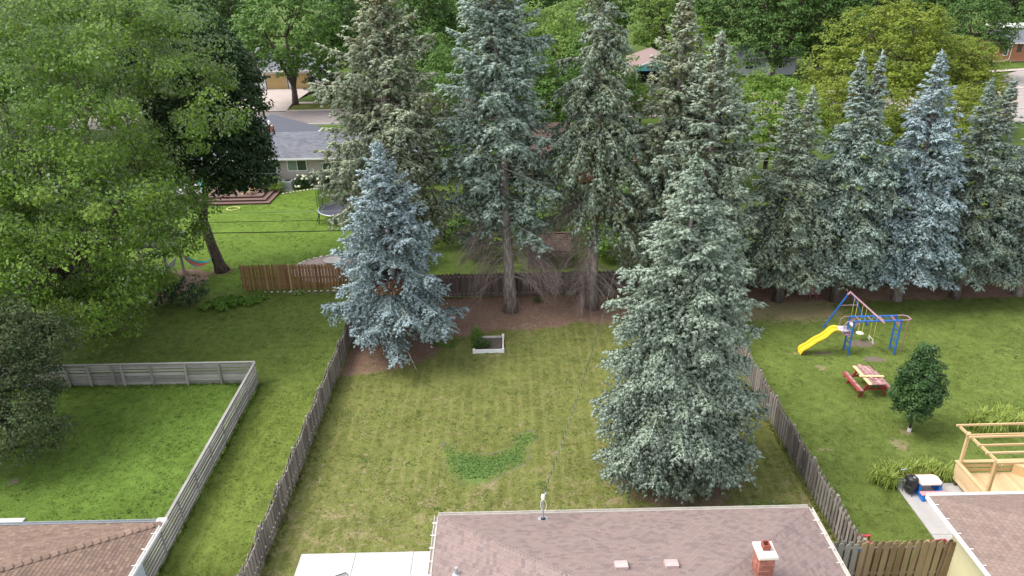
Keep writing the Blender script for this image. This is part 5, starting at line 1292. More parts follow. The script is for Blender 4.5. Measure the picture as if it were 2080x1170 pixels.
part('flat_roof', MB().box(-4.5, 8, 6.0, 12, 4.6, 5.0), M_white, hb)
yb = thing('book_box', 'white post with a small blue box on top at the corner path', 'box', (84.4, 113, 0))
part('post', MB().box(-.16, .16, -.14, .14, 0, 1.5), M_white, yb); part('box', MB().box(-.32, .32, -.28, .28, 1.502, 2.1), M_blue2, yb); part('box_roof', MB().box(-.38, .38, -.34, .34, 2.102, 2.17), M_blue2, yb)

# ----------------------------------------------------------------------------
# back yard of the grey house
# ----------------------------------------------------------------------------
dk = thing('timber_deck', 'brown stepped deck in front of the grey house porch', 'deck', (-19.35, 56.2, 0))
lev = [(-19.35, 56.2, .15), (-19.75, 56.65, .30), (-20.15, 57.1, .45)]
for i, (xr, yf, z) in enumerate(lev):
    x0 = -25.5; part('riser', MB().box(x0 + 19.35, xr + 19.35 - .03, yf - 56.2 + .03, 5.0, z - .15 + .002, z - .035), mat_plain('deck_riser', (.075, .04, .035), .8), dk)
    nb = 3 if i < 2 else 26
    for k in range(nb):
        yk = yf - 56.2 + k * .15
        part('deck_board', MB().box(x0 + 19.35, xr + 19.35, yk, yk + .144, z - .035, z), M_deckbrown, dk)
    if i < 2:
        for k in range(3): part('deck_board', MB().box(xr + 19.35 - (k + 1) * .15 + .006, xr + 19.35 - k * .15, yf - 56.2 + .452, 4.6, z - .035, z), mat_wood('brown_deck_side', (.14, .085, .075), (.22, .145, .125), 1, .75, .2), dk)
ad = thing('adirondack_chair', 'yellow pine adirondack chair on the brown deck', 'chair', (-21.35, 57.75, .45), math.radians(70))
for k in range(5): part('back_slat', MB().bar((-.2 + k * .1, .30, .32), (-.2 + k * .1, .62, .95 - .05 * abs(k - 2)), .085, .02, (1, 0, 0)), M_pine_z, ad)
for k in range(5): part('seat_slat', MB().bar((-.28, -.30 + k * .12, .36 - k * .02), (.28, -.30 + k * .12, .36 - k * .02), .10, .02), M_pine, ad)
for sx in (-.32, .32):
    part('armrest', MB().bar((sx, -.36, .56), (sx, .42, .54), .12, .022), M_pine_y, ad); part('leg', MB().bar((sx, -.32, 0), (sx, -.32, .55), .07, .03, (0, 1, 0)), M_pine_z, ad); part('leg', MB().bar((sx * .9, -.3, .34), (sx * .9, .62, .0), .03, .1), M_pine_y, ad)
tq = thing('lawn_chair', 'small turquoise plastic chair behind the forked maple trunk', 'chair', (-26.3, 60.3, .05))
M_tq = mat_plain('turquoise_plastic', (.03, .50, .52), .45, .05, 2)
part('seat', MB().box(-.28, .28, -.28, .28, .36, .42), M_tq, tq, bevel=.02); part('backrest', MB().bar((0, .28, .42), (0, .42, .95), .54, .05, (0, 1, 0)), M_tq, tq)
for sx in (-.24, .24):
    for sy in (-.24, .24): part('leg', MB().bar((sx, sy, 0), (sx * .9, sy * .9, .36), .05, .05), M_tq, tq)
structure('patio', MB().box(-28.6, -25.6, 59.2, 63.2, -.1, .05), M_conc_white, 'pale patio slab left of the brown deck')
rg_ = thing('hose_ring', 'pale yellow ring lying on the lawn in front of the brown deck', 'ring', (-21.9, 55.2, .03))
part('ring', MB().tube([(.5 * math.cos(a), .42 * math.sin(a), .02) for a in np.linspace(0, 6.283, 25)], .035, 6, False), mat_plain('pale_yellow_hose', (.55, .56, .22), .6), rg_, smooth=True)
ac = thing('air_conditioner', 'grey air conditioner unit beside the white hydrangea', 'air conditioner', (-18.9, 60.3, 0))
part('casing', MB().box(-.42, .42, -.38, .38, .06, .78), M_galv, ac, bevel=.02); part('base', MB().box(-.5, .5, -.46, .46, 0, .055), M_conc, ac)
for k in range(7): part('louvre', MB().box(-.38, .38, -.395, -.382, .14 + k * .09, .19 + k * .09), M_galv, ac)
part('fan_guard', MB().lathe([(.05, .782), (.30, .785), (.32, .79)], 14), M_black, ac)
M_bloom = mat_plain('cream_bloom', (.70, .72, .52), .8, .1, 6, .08, .2)
def hydrangea(label, x, y, w, seed):
    r = np.random.default_rng(seed); t = thing('hydrangea', label, 'shrub', (x, y, 0), 0, 'white hydrangeas under the grey wall'); d = sphere_dirs(900, r, -.2) * np.array([w, .55, .75]) * r.uniform(.5, 1, (900, 1)) + np.array([0, 0, .38])
    part('foliage', leaf_mesh('foliage', d, unit(d + r.normal(size=d.shape) * .4), r.uniform(.1, .18, 900), r), Lf_darkshrub, t)
    ball = MB().lathe([(.02, -.09), (.09, -.06), (.12, 0), (.09, .06), (.02, .085)], 8).mesh('bloom', True)
    for e in sphere_dirs(22, r, -.25): part('bloom', ball, M_bloom, t, tuple(e * np.array([w, .58, .78]) * r.uniform(.85, 1.02) + np.array([0, 0, .40])), scale=(r.uniform(.8, 1.3),) * 3)
hydrangea('left hydrangea with big cream blooms beside the air conditioner', -17.8, 60.55, .72, 1); hydrangea('right hydrangea with cream blooms near the trampoline', -15.75, 60.5, .68, 2)
edge = thing('stone_edging', 'row of pale stones edging the bed under the grey wall', 'edging', (-19, 59.3, 0))
def stones(parent, pts, seed, s0=.13):
    r = random.Random(seed)
    base = MB().lathe([(.3, -.5), (.95, -.25), (1, .15), (.55, .5), (.1, .58)], 7)
    for p in pts:
        m = MB(); m.v = [(a * r.uniform(.8, 1.2), b * r.uniform(.8, 1.2), c * r.uniform(.85, 1.15)) for a, b, c in base.v]; m.f = base.f
        part('stone', m.mesh('stone', True), M_stone, parent, (p[0] - parent.location.x, p[1] - parent.location.y, .05), rot=(0, 0, r.uniform(0, 6)), scale=(s0 * r.uniform(.8, 1.4), s0 * r.uniform(.7, 1), s0 * .7))
stones(edge, [(-19.0 + k * .26, 58.95 + 1.45 * min(1, k / 9) - .02 * k, 0) for k in range(15)], 3, .12)
tp = thing('trampoline', 'round black trampoline with a dark safety net on the bright lawn', 'trampoline', (-12.45, 52.4, 0))
R_ = 1.95; ring = [(R_ * math.cos(a), R_ * math.sin(a), .82) for a in np.linspace(0, 6.2832, 33)]
part('frame', MB().tube(ring, .045, 8, False), M_galv, tp, smooth=True)
part('mat', MB().poly([(1.66 * math.cos(a), 1.66 * math.sin(a), .80) for a in np.linspace(0, 6.2832, 33)[:-1]]), mat_plain('trampoline_mat', (.06, .062, .085), .6, .1, 2), tp)
pad = MB()
for a, b in zip(np.linspace(0, 6.2832, 49)[:-1], np.linspace(0, 6.2832, 49)[1:]): pad.quad((1.70 * math.cos(a), 1.70 * math.sin(a), .815), (1.92 * math.cos(a), 1.92 * math.sin(a), .835), (1.92 * math.cos(b), 1.92 * math.sin(b), .835), (1.70 * math.cos(b), 1.70 * math.sin(b), .815))
part('spring_pad', pad, mat_plain('dark_pad', (.055, .06, .08), .6, .2, 6), tp)
for a in (2.6, 3.6, 4.6, 5.6, .4, 1.5):
    c, s = math.cos(a), math.sin(a); part('leg', MB().tube([(R_ * c * .97, R_ * s * .97, .8), (2.12 * math.cos(a - .16), 2.12 * math.sin(a - .16), .03), (2.12 * math.cos(a + .16), 2.12 * math.sin(a + .16), .03), (R_ * c * .97, R_ * s * .97, .78)], .03, 6), M_black, tp)
M_net = bpy.data.materials.new('safety_net'); M_net.use_nodes = True
_nt = M_net.node_tree; _b = _nt.nodes['Principled BSDF']; _b.inputs['Base Color'].default_value = (.02, .035, .035, 1); _b.inputs['Alpha'].default_value = .62; _b.inputs['Roughness'].default_value = .9
for a0, a1 in ((2.75, 3.35), (2.1, 2.75), (1.4, 2.1), (.6, 1.4), (-.2, .6)):
    c0, s0, c1, s1 = math.cos(a0), math.sin(a0), math.cos(a1), math.sin(a1); q = 1.86
    part('net_panel', MB().quad((q * c0, q * s0, .84), (q * c1, q * s1, .84), (q * c1, q * s1, 2.3), (q * c0, q * s0, 2.3)), M_net, tp)
    part('net_pole', MB().tube([(R_ * c1, R_ * s1, .1), (R_ * c1, R_ * s1, 2.35)], .022, 6), M_black, tp)
fp = thing('gravel_circle', 'buff gravel circle with pale edging stones behind the cedar fence', 'gravel patio', (-11.3, 42.6, 0))
part('gravel', MB().poly([(2.5 * math.cos(a), 2.2 * math.sin(a), .045) for a in np.linspace(0, 6.2832, 40)[:-1]]), M_gravel, fp)
stones(fp, [(-11.3 + 2.55 * math.cos(a), 42.6 + 2.25 * math.sin(a), 0) for a in np.linspace(.4, 3.4, 19)], 5, .16)
bn = thing('fire_bowl', 'white rimmed bowl on the gravel circle beside the powder blue spruce', 'bowl', (-11.5, 43.4, .05))
part('bowl', MB().lathe([(.2, 0), (.5, .2), (.55, .26), (.48, .24), (.2, .08)], 18), M_whitedirty, bn, smooth=True)

# arbor with bench, hammock under the maples
ab = thing('slatted_arbor', 'grey slatted arbor half hidden under the big maple', 'arbor', (-22.2, 41.8, 0))
for x in (-1.25, 1.35):
    for y in (-1.05, 1.0): part('post', MB().box(x - .06, x + .06, y - .06, y + .06, 0, 2.4), M_slatpost, ab)
for y in (-1.05, 1.0): part('beam', MB().box(-1.7, 1.8, y - .04, y + .04, 2.402, 2.55), M_slat, ab)
for k in range(12): part('slat', MB().box(-1.8, 1.9, -1.25 + k * .22, -1.25 + k * .22 + .13, 2.552, 2.60), M_slat, ab)
bs = thing('hanging_bench', 'grey bench swing hanging inside the slatted arbor', 'bench', (-21.4, 41.8, 0))
for k in range(4): part('back_slat', MB().bar((.25 + k * .05, -.65, .62 + k * .14), (.25 + k * .05, .65, .62 + k * .14), .02, .12), M_galv, bs)
for k in range(4): part('seat_slat', MB().bar((-.25 + k * .12, -.65, .5), (-.25 + k * .12, .65, .5), .1, .025), M_galv, bs)
for y in (-.62, .62): part('chain', MB().tube([(-.2, y, .5), (0, y, 2.4), (.3, y, .7)], .012, 5), M_galv, bs)
hmk = thing('hammock', 'striped turquoise, orange and purple hammock tied to the dark maple trunk', 'hammock', (-19.45, 42.2, 0))
def ham(t):   # centre line
    return np.array([-.86 + 1.6 * t, -.15 + .4 * t, 1.29 * (1 - t) + 1.02 * t - 2.3 * t * (1 - t)])
cols = [(.02, .42, .46), (.46, .10, .06), (.55, .20, .05), (.26, .04, .24), (.05, .32, .42)]
for j, c in enumerate(cols):
    m = MB(); n = 14; pr_ = []
    for i in range(n + 1):
        t = i / n; w = .34 * math.sin(math.pi * (.06 + .88 * t)) ** .7; p = ham(t); a0, a1 = -1 + 2 * j / len(cols), -1 + 2 * (j + 1) / len(cols)
        pr_.append([(p[0], p[1] - w * a, p[2] + .30 * w * a * a + .16 * w * -a) for a in (a0, a1)])
    for q0, q1 in zip(pr_[:-1], pr_[1:]): m.quad(q0[0], q1[0], q1[1], q0[1])
    part('stripe', m, mat_plain('hammock_stripe', c, .85, .12, 5, 0), hmk)
part('rope', MB().tube([tuple(ham(0)), (-1.45, .6, 1.9)], .015, 5), M_rope, hmk); part('rope', MB().tube([tuple(ham(1)), (.87, .5, 1.55)], .015, 5), M_black, hmk)
def hosta(label, x, y, s, lm, seed, n=60, group=None):
    r = np.random.default_rng(seed); t = thing('hosta', label, 'plant', (x, y, 0), 0, group); m = MB()
    for k in range(n):
        a = r.uniform(0, 6.28); q = r.uniform(.15, 1); c, s_ = math.cos(a), math.sin(a); rr = s * q; h = s * (.75 - .45 * q) * r.uniform(.8, 1.2); w = s * .2; l = s * .42
        b0 = (c * rr * .6, s_ * rr * .6, h * .9); b1 = (c * (rr + l * .4), s_ * (rr + l * .4), h); b2 = (c * (rr + l), s_ * (rr + l), h * .55)
        m.quad(b0, (b1[0] + s_ * w, b1[1] - c * w, b1[2]), b2, (b1[0] - s_ * w, b1[1] + c * w, b1[2]))
    part('leaves', m, lm, t); part('stem', MB().tube([(0, 0, 0), (0, 0, s * .5)], .02, 5), Lf_shrub, t)
GH = 'hostas at the end of the cedar fence'
OR = ('first', 'second', 'third', 'fourth', 'fifth', 'sixth', 'seventh', 'eighth')
for i, (x, y, s) in enumerate(((-17.1, 37.4, .52), (-16.6, 38.1, .55), (-16.3, 37.35, .5), (-15.7, 37.9, .55), (-15.0, 37.9, .5), (-14.6, 38.35, .42))):
    hosta(OR[i] + ' bright green hosta from the left in the clump by the cedar fence', x, y, s, Lf_bright, 40 + i, 60, GH)
hosta('single pale green hosta at the foot of the cedar fence', -12.6, 39.0, .34, mat_leaf('pale_hosta_leaf', (.16, .24, .06), (.32, .38, .14), None, .2, .6, .3), 50, 40)
fe = thing('stone_edging', 'row of pale stones along the foot of the cedar fence', 'edging', (-12, 39.2, 0))
stones(fe, [(-14.6 + k * .37, 39.22, 0) for k in range(12)] + [(-10.4, 39.15, 0), (-10.6, 39.2, 0)], 8, .09)

# ----------------------------------------------------------------------------
# poles and wires
# ----------------------------------------------------------------------------
up_ = thing('utility_pole', 'dark brown wooden utility pole behind the back fence', 'utility pole', (7.35, 41.7, 0))
part('pole', MB().tube([(0, 0, 0), (0, 0, 4.5), (.02, 0, 9.0)], [.15, .13, .11], 10), M_pole, up_, smooth=True)
part('crossarm', MB().box(-1.0, 1.0, .12, .22, 7.9, 8.02), M_pole, up_); part('junction_box', MB().box(-.1, .12, -.26, -.12, 4.0, 4.4), M_galv, up_)
lampp = thing('street_lamp', 'brown street pole showing above the grey roof', 'pole', (-28.6, 86.3, 0))
part('pole', MB().tube([(0, 0, 0), (-.05, 0, 8.4)], [.14, .1], 8), M_pole, lampp); part('arm', MB().tube([(0, 0, 8.2), (0, 1.4, 8.6)], .04, 6), M_galv, lampp); part('lamp_head', MB().box(-.15, .15, 1.3, 1.9, 8.5, 8.66), M_galv, lampp)
M_wire = mat_plain('wire', (.025, .025, .025), .5, .05, 2); M_wirepale = mat_plain('aluminium_wire', (.42, .45, .42), .4, .05, 2, 0, .5, .4)
def wire(label, zl, zm, zr, y, r, m):
    t = thing('power_line', label, 'wire', (7.35, y, zr))
    pts = [(x - 7.35, 0, (zm + (zr - zm) * ((x + 13) / 20.35) ** 2 if x < 7.35 else zr - .35 * math.sin(math.pi * min(1, (x - 7.35) / 44))) - zr) for x in np.linspace(-48, 52, 90)]
    part('cable', MB().tube(pts, r, 5, False), m, t)
wire('thick black cable, lowest of the wires over the bright lawn', 3.1, 2.97, 3.4, 41.5, .028, M_wire)
wire('dark cable just above the lowest wire over the bright lawn', 3.7, 3.66, 4.0, 41.5, .016, M_wire)
wire('pale thin wire crossing the foot of the trampoline', 4.3, 4.22, 4.5, 41.5, .012, M_wirepale)
wire('pale thin wire crossing the porch of the grey house, uppermost in view', 6.7, 6.6, 6.9, 41.5, .012, M_wirepale)
sd_ = thing('service_drop', 'twisted black and silver service cable from the roof mast to the utility pole', 'cable', (.77, 16.8, 3.55))
A_, B_ = np.array([0, 0, 0.]), np.array([6.5, 24.8, .75])
for k, (m, ph) in enumerate(((M_wire, 0), (M_wire, 2.1), (M_wirepale, 4.2))):
    pts = []
    for t in np.linspace(0, 1, 420):
        p = A_ + (B_ - A_) * t; p[2] -= 4 * .95 * t * (1 - t); a = t * 2 * math.pi * 62 + ph
        pts.append((p[0] + .013 * math.cos(a), p[1], p[2] + .013 * math.sin(a)))
    part('strand', MB().tube(pts, .0062, 3, False), m, sd_)

# ----------------------------------------------------------------------------
# middle yard
# ----------------------------------------------------------------------------
rb = thing('raised_bed', 'white framed raised garden bed with leafy plants on its left side', 'raised bed', (-1.2, 32.2, 0))
part('front_board', MB().box(-.75, .70, -.74, -.68, 0, .2), M_white, rb); part('side_board', MB().box(.66, .72, -.67, .76, 0, .19), M_white, rb); part('back_board', MB().box(-.72, .65, .70, .75, 0, .17), M_whitedirty, rb)
for x, y in ((-.75, -.71), (.69, -.71), (.69, .76)): part('corner_post', MB().box(x - .06, x + .06, y - .06, y + .06, 0, .24), M_white, rb)
part('soil', MB().box(-.72, .65, -.67, .69, 0, .08), M_soil, rb)
def leafy(label, x, y, h, w, n, lm, seed, name='garden_plant', leaf=.09, z=.0, group=None):
    r = np.random.default_rng(seed); t = thing(name, label, 'plant', (x, y, z), 0, group); d = sphere_dirs(n, r, -.9) * np.array([w, w, h * .5]) * (r.uniform(.3, 1, (n, 1)) ** .6) + np.array([0, 0, h * .52])
    part('leaves', leaf_mesh('leaves', d, unit(r.normal(size=d.shape) * .5 + np.array([0, 0, .8])), r.uniform(.6, 1.4, n) * leaf, r), lm, t)
    st = MB()
    for k in range(4): st.tube([(0, 0, 0), (r.normal() * w * .3, r.normal() * w * .3, h * .8)], .01, 4)
    part('stems', st, Lf_shrub, t)
leafy('taller leafy green plant at the left corner of the white raised bed', -1.85, 32.75, .75, .34, 420, Lf_bright, 1, z=.05)
leafy('leafy plant at the front left of the white raised bed', -1.8, 31.95, .5, .3, 300, Lf_shrub, 2, z=.05)
leafy('low leafy plant in the middle of the white raised bed', -1.35, 31.95, .38, .26, 240, Lf_shrub, 3, z=.08)
leafy('small weed by the back fence right of the bare trunk', 1.4, 37.2, .3, .3, 160, Lf_shrub, 4)
leafy('dark weeds by the right picket fence near the roof corner', 9.4, 19.6, .22, .7, 420, Lf_shrub, 5)
leafy('bright weeds between the big spruce and the roof corner', 8.5, 19.8, .2, .5, 320, Lf_bright, 6)
leafy('green ground ivy patch beside the powder blue spruce', -3.4, 32.6, .16, .75, 420, Lf_bright, 8)
pcr = thing('patio_chair', 'grey sling patio chair at the bottom edge on the white patio', 'chair', (-5.32, 16.15, .06), math.radians(25))
fm = MB()
for sx in (-.28, .28):
    fm.tube([(sx, .36, .0), (sx, .10, .40), (sx, -.30, .42)], .014, 6); fm.tube([(sx, -.28, 0), (sx, -.26, .62), (sx, .25, .62)], .014, 6)
fm.tube([(-.28, .08, .40), (-.29, .30, .86), (-.24, .33, .93), (.24, .33, .93), (.29, .30, .86), (.28, .08, .40)], .016, 6)
part('frame', fm, M_black, pcr); part('sling_back', MB().quad((-.27, .09, .42), (.27, .09, .42), (.25, .32, .91), (-.25, .32, .91)), mat_plain('grey_mesh', (.45, .47, .47), .7, .08, 3), pcr)
part('sling_seat', MB().quad((-.27, -.29, .425), (.27, -.29, .425), (.27, .08, .41), (-.27, .08, .41)), mat_plain('grey_mesh', (.45, .47, .47), .7, .08, 3), pcr)
# covered grill by the left house
cv = thing('grill_cover', 'pale blue plastic cover draped over a grill between the tan roof and the slat fence', 'cover', (-11.98, 15.6, 0)); m = MB(); r = random.Random(4); rings = [(.42, 0), (.44, .35), (.40, .75), (.36, 1.0), (.22, 1.14), (.05, 1.18)]
for rr, z in rings:
    for j in range(14): a = 2 * math.pi * j / 14; k = rr * (1 + r.uniform(-.1, .1)); m.v.append((k * .95 * math.cos(a), k * 1.5 * math.sin(a), z + r.uniform(-.02, .02)))
for i in range(5):
    for j in range(14): a = i * 14 + j; b = i * 14 + (j + 1) % 14; m.f.append((a, b, b + 14, a + 14))
part('cover_sheet', m, mat_plain('pale_blue_plastic', (.48, .57, .66), .5, .12, 3), cv)

# ----------------------------------------------------------------------------
# right yard
# ----------------------------------------------------------------------------
sw = thing('swing_set', 'blue and mauve swing set with monkey bars, rings and a wavy yellow slide', 'swing set', (17.2, 31.0, 0))
def S(x, y, z): return (x - 17.2, y - 31.0, z)
tb_ = lambda nm, pts, r, m, n=8: part(nm, MB().tube([S(*p) for p in pts], r, n), m, sw, smooth=False)
apex = (17.2, 33.4, 1.98)
tb_('leg', [(16.12, 33.39, 0), (17.12, 33.4, 1.93)], .042, M_blue); tb_('leg', [(18.47, 33.45, 0), (17.28, 33.4, 1.93)], .042, M_blue)
tb_('apex_bracket', [(17.08, 33.4, 1.86), (17.2, 33.4, 2.0), (17.32, 33.4, 1.86)], .055, M_mauve)
tb_('top_beam', [(17.2, 33.4, 1.99), (17.38, 30.1, 1.93)], .042, M_mauve)
tb_('crossbar', [(16.83, 33.38, 1.27), (17.72, 33.38, 1.27)], .02, M_mauve)
yF, yN = 31.0, 30.5
for y in (yF, yN): tb_('ladder_rail', [(16.12, y, 1.84), (18.42, y, 1.84)], .042, M_blue)
for k in range(7): tb_('rung', [(16.45 + k * .28, yN, 1.84), (16.45 + k * .28, yF, 1.84)], .018, M_blue if k % 2 else M_mauve, 6)
for x in (16.16, 18.40):
    for y in (yF, yN): tb_('leg', [(x, y, 0), (x, y, 1.82)], .042, M_blue)
    for z in (.3, .62, .94, 1.26): tb_('rung', [(x, yN, z), (x, yF, z)], .022, M_blue, 6)
    d = 1 if x < 17 else -1
    for y in (yF, yN): part('gusset', MB().poly([S(x + d * .05, y - .02, 1.80), S(x + d * .34, y - .02, 1.80), S(x + d * .05, y - .02, 1.52)]).poly([S(x + d * .05, y + .02, 1.80), S(x + d * .05, y + .02, 1.52), S(x + d * .34, y + .02, 1.80)]), M_mauve, sw)
tb_('end_loop', [(18.42, yF, 1.86), (18.72, yF, 1.86), (18.88, yF - .1, 1.85), (18.9, yN + .1, 1.85), (18.75, yN, 1.86), (18.42, yN, 1.86)], .026, M_mauve)
tb_('brace_leg', [(18.88, 30.75, 1.84), (18.86, 30.8, 0)], .03, M_brownpaint)
for y in (yF, yN): tb_('handrail', [(16.12, y, 1.86), (15.86, y, 1.84), (15.74, y, 1.70), (15.72, y, 1.2), (16.12, y, 1.02)], .022, M_mauve if y == yN else M_brownpaint)
def slide(x0, prof, m, nm):
    mb = MB(); w = .23; yc = 30.74; pts = []
    for (x, z) in prof: pts.append([S(x, yc - w - .03, z + .13), S(x, yc - w, z + .12), S(x, yc - w + .03, z + .01), S(x, yc, z - .015), S(x, yc + w - .03, z + .01), S(x, yc + w, z + .12), S(x, yc + w + .03, z + .13)])
    for a, b in zip(pts[:-1], pts[1:]):
        for j in range(6): mb.quad(a[j], b[j], b[j + 1], a[j + 1])
    o = part(nm, mb, m, sw, smooth=True); so = o.modifiers.new('shell', 'SOLIDIFY'); so.thickness = .015; return o
def spl(pts, n=30):
    pts = np.array(pts); t = np.linspace(0, 1, len(pts)); q = np.linspace(0, 1, n); d = np.gradient(pts, t, axis=0); out = []
    for v in q:
        i = min(int(v * (len(pts) - 1)), len(pts) - 2); h = t[i + 1] - t[i]; s = (v - t[i]) / h
        out.append((2 * s ** 3 - 3 * s ** 2 + 1) * pts[i] + (s ** 3 - 2 * s ** 2 + s) * h * d[i] + (-2 * s ** 3 + 3 * s ** 2) * pts[i + 1] + (s ** 3 - s ** 2) * h * d[i + 1])
    return out
slide(0, spl([(15.62, 1.24), (15.42, 1.27), (15.22, 1.18), (15.02, .95), (14.82, .80), (14.60, .68), (14.38, .50), (14.20, .34), (14.04, .25), (13.94, .16), (13.90, .03)]), M_yellow, 'slide')
slide(0, [(16.1, 1.22), (15.62, 1.22)], M_lilac, 'slide_entry')
part('platform', MB().box(15.75 - 17.2, 16.2 - 17.2, -.5, 0, 1.13, 1.17), M_mauve, sw)
def swing(y, z, seat):
    x = 17.2 + (33.4 - y) / 3.3 * .18
    for dy in (-.2, .2): tb_('rope', [(x, y + dy, 1.93), (x, y + dy * .9, z)], .012, M_rope, 5)
    if seat == 'disc':
        part('swing_seat', MB().lathe([(.02, 0), (.17, 0), (.19, .025), (.17, .05), (.02, .05)], 16, S(x, y, z - .03)), M_cream_plastic, sw, rot=(0, 0, 0))
    elif seat == 'board': part('swing_seat', MB().box(x - 17.2 - .09, x - 17.2 + .09, y - 31 - .23, y - 31 + .23, z - .02, z + .01), M_cream_plastic, sw)
    else:
        tb_('trapeze_bar', [(x, y - .24, z), (x, y + .24, z)], .018, M_cream_plastic)
        for dy in (-.2, .2): tb_('ring', [(x, y + dy, z), (x, y + dy - .07, z - .16), (x, y + dy + .07, z - .16), (x, y + dy, z)], .016, M_white, 6)
swing(31.9, .45, 'disc'); swing(30.55 + .35, .72, 'rings'); swing(32.75, .5, 'board')

pt = thing('picnic_table', 'worn red picnic table with loose yellow boards lying across it', 'picnic table', (15.66, 27.5, 0), math.radians(1.5))
for k in range(5):
    x = -.34 + k * .155; part('top_board', MB().box(x, x + .142, -.80 + (.0 if k else .02), .80 - .05 * (k > 2), .72, .755), M_yellowboard if k == 0 else M_redpink, pt)
part('loose_board', MB().bar((-.02, -.35, .775), (-.05, .86, .79), .12, .03), M_redpink, pt); part('loose_board', MB().bar((.10, -.22, .775), (.02, .84, .785), .10, .03), M_redpink, pt, label='bleached loose board')
part('loose_board', MB().bar((-.48, -.14, .80), (.55, -.26, .815), .12, .03), M_yellowboard, pt, label='pale yellow board laid across the top')
for sx in (-1, 1):
    for k in range(2): x = sx * .66 - .13 + k * .135; part('bench_board', MB().box(x, x + .125, -.80, .80, .425, .46), M_redpink if k else M_redpaint, pt)
for y in (-.55, .55):
    part('cross_beam', MB().box(-.80, .80, y - .02, y + .02, .33, .422), M_redpaint, pt); part('top_brace', MB().box(-.33, .40, y + .022, y + .06, .63, .718), M_redpaint, pt)
    for sx in (-1, 1): part('leg', MB().bar((sx * .60, y - .045, 0), (sx * .24, y - .045, .70), .11, .04, (0, 1, 0)), M_redpaint, pt)

kt = thing('toy_picnic_table', 'small plastic picnic table with cream top, coral benches and blue legs', 'kids table', (14.76, 20.72, .06))
part('table_top', MB().poly([(-.42 + .1, -.27, .50), (.42 - .1, -.27, .50), (.42, -.17, .50), (.42, .17, .50), (.32, .27, .50), (-.32, .27, .50), (-.42, .17, .50), (-.42, -.17, .50)]).poly([(-.32, -.27, .455), (-.42, -.17, .455), (-.42, .17, .455), (-.32, .27, .455), (.32, .27, .455), (.42, .17, .455), (.42, -.17, .455), (.32, -.27, .455)]).quad((-.32, -.27, .455), (.32, -.27, .455), (.32, -.27, .5), (-.32, -.27, .5)).quad((.42, -.17, .455), (.42, .17, .455), (.42, .17, .5), (.42, -.17, .5)).quad((-.42, .17, .455), (-.42, -.17, .455), (-.42, -.17, .5), (-.42, .17, .5)).quad((.32, -.27, .455), (.42, -.17, .455), (.42, -.17, .5), (.32, -.27, .5)).quad((-.42, -.17, .455), (-.32, -.27, .455), (-.32, -.27, .5), (-.42, -.17, .5)), M_cream_plastic, kt)
for sy in (-1, 1): part('bench', MB().box(-.46, .46, sy * .47 - .1, sy * .47 + .1, .25, .295), M_pink, kt, bevel=.015)
for sx in (-1, 1):
    part('leg_frame', MB().bar((sx * .36, -.56, .12), (sx * .36, .56, .12), .09, .2).bar((sx * .36, -.16, .2), (sx * .36, -.12, .45), .09, .2, (0, 1, 0)).bar((sx * .36, .16, .2), (sx * .36, .12, .45), .09, .2, (0, 1, 0)), M_blue2, kt)
    for sy in (-.48, .48): part('foot', MB().box(sx * .36 - .06, sx * .36 + .06, sy - .1, sy + .1, 0, .10), M_blue2, kt)
sm = thing('barrel_smoker', 'black barrel smoker on thin legs beside the toy picnic table', 'smoker', (14.13, 20.62, .06))
part('barrel', MB().lathe([(.14, .10), (.19, .13), (.195, .33), (.205, .34), (.205, .36), (.195, .37), (.195, .56), (.205, .57), (.205, .59), (.19, .62)], 20), M_black, sm, smooth=False)
part('lid', MB().lathe([(.205, .625), (.20, .66), (.15, .71), (.06, .735), (.02, .738)], 20), M_black, sm, smooth=True); part('lid_handle', MB().tube([(-.05, 0, .73), (-.04, 0, .775), (.04, 0, .775), (.05, 0, .73)], .01, 6), M_black, sm); part('vent_cap', MB().lathe([(.05, .738), (.05, .752)], 10, (.0, -.07, 0)), M_galv, sm)
for a in (.4, 2.5, 4.6): part('leg', MB().tube([(.18 * math.cos(a), .18 * math.sin(a), .30), (.22 * math.cos(a), .22 * math.sin(a), 0)], .012, 6), M_black, sm)
bk = thing('metal_bucket', 'grey metal pail with a black wire handle frame behind the barrel smoker', 'pail', (13.98, 20.98, .06))
part('pail', MB().lathe([(.12, 0), (.145, .28), (.15, .29), (.135, .28), (.115, .03)], 16), M_galv, bk); part('wire_frame', MB().tube([(-.12, .04, .1), (-.10, .08, .66), (.12, .10, .68), (.10, .05, .1)], .011, 6), M_black, bk); part('grip', MB().tube([(-.06, .085, .67), (.14, .10, .69)], .028, 8), M_galv, bk)

dp = thing('pine_deck', 'new pine deck with slatted rails and an open pergola frame, right edge', 'deck', (15.95, 17.9, 0))
def D(x, y): return (x - 15.95, y - 17.9)
for k in range(24):
    x = .02 + k * .148; part('floor_board', MB().box(x, x + .143, 0, 3.2, .46, .50), M_pine_y, dp)
part('rim_joist', MB().box(-.02, .018, 0, 3.22, .26, .458).box(.02, 3.6, 3.202, 3.24, .26, .458), M_pine_y, dp)
for k in range(3): part('side_board', MB().box(-.045, -.022, 0, 3.24, .50 + k * .155, .645 + k * .155), M_pine_y, dp)
for k in range(2): part('back_rail', MB().box(0, 3.6, 3.205, 3.235, .56 + k * .2, .68 + k * .2), M_pine, dp)
part('cap_rail', MB().box(-.08, .06, -.0, 3.30, .985, 1.02), M_pine_y, dp); part('cap_rail', MB().box(.062, 3.6, 3.16, 3.30, .985, 1.02), M_pine, dp)
for y in (1.0, 2.2): part('rail_post', MB().box(.0, .09, y, y + .09, .502, .984), M_pine_z, dp)
for x in (1.25,): part('rail_post', MB().box(x, x + .09, 3.11, 3.2, .502, .984), M_pine_z, dp)
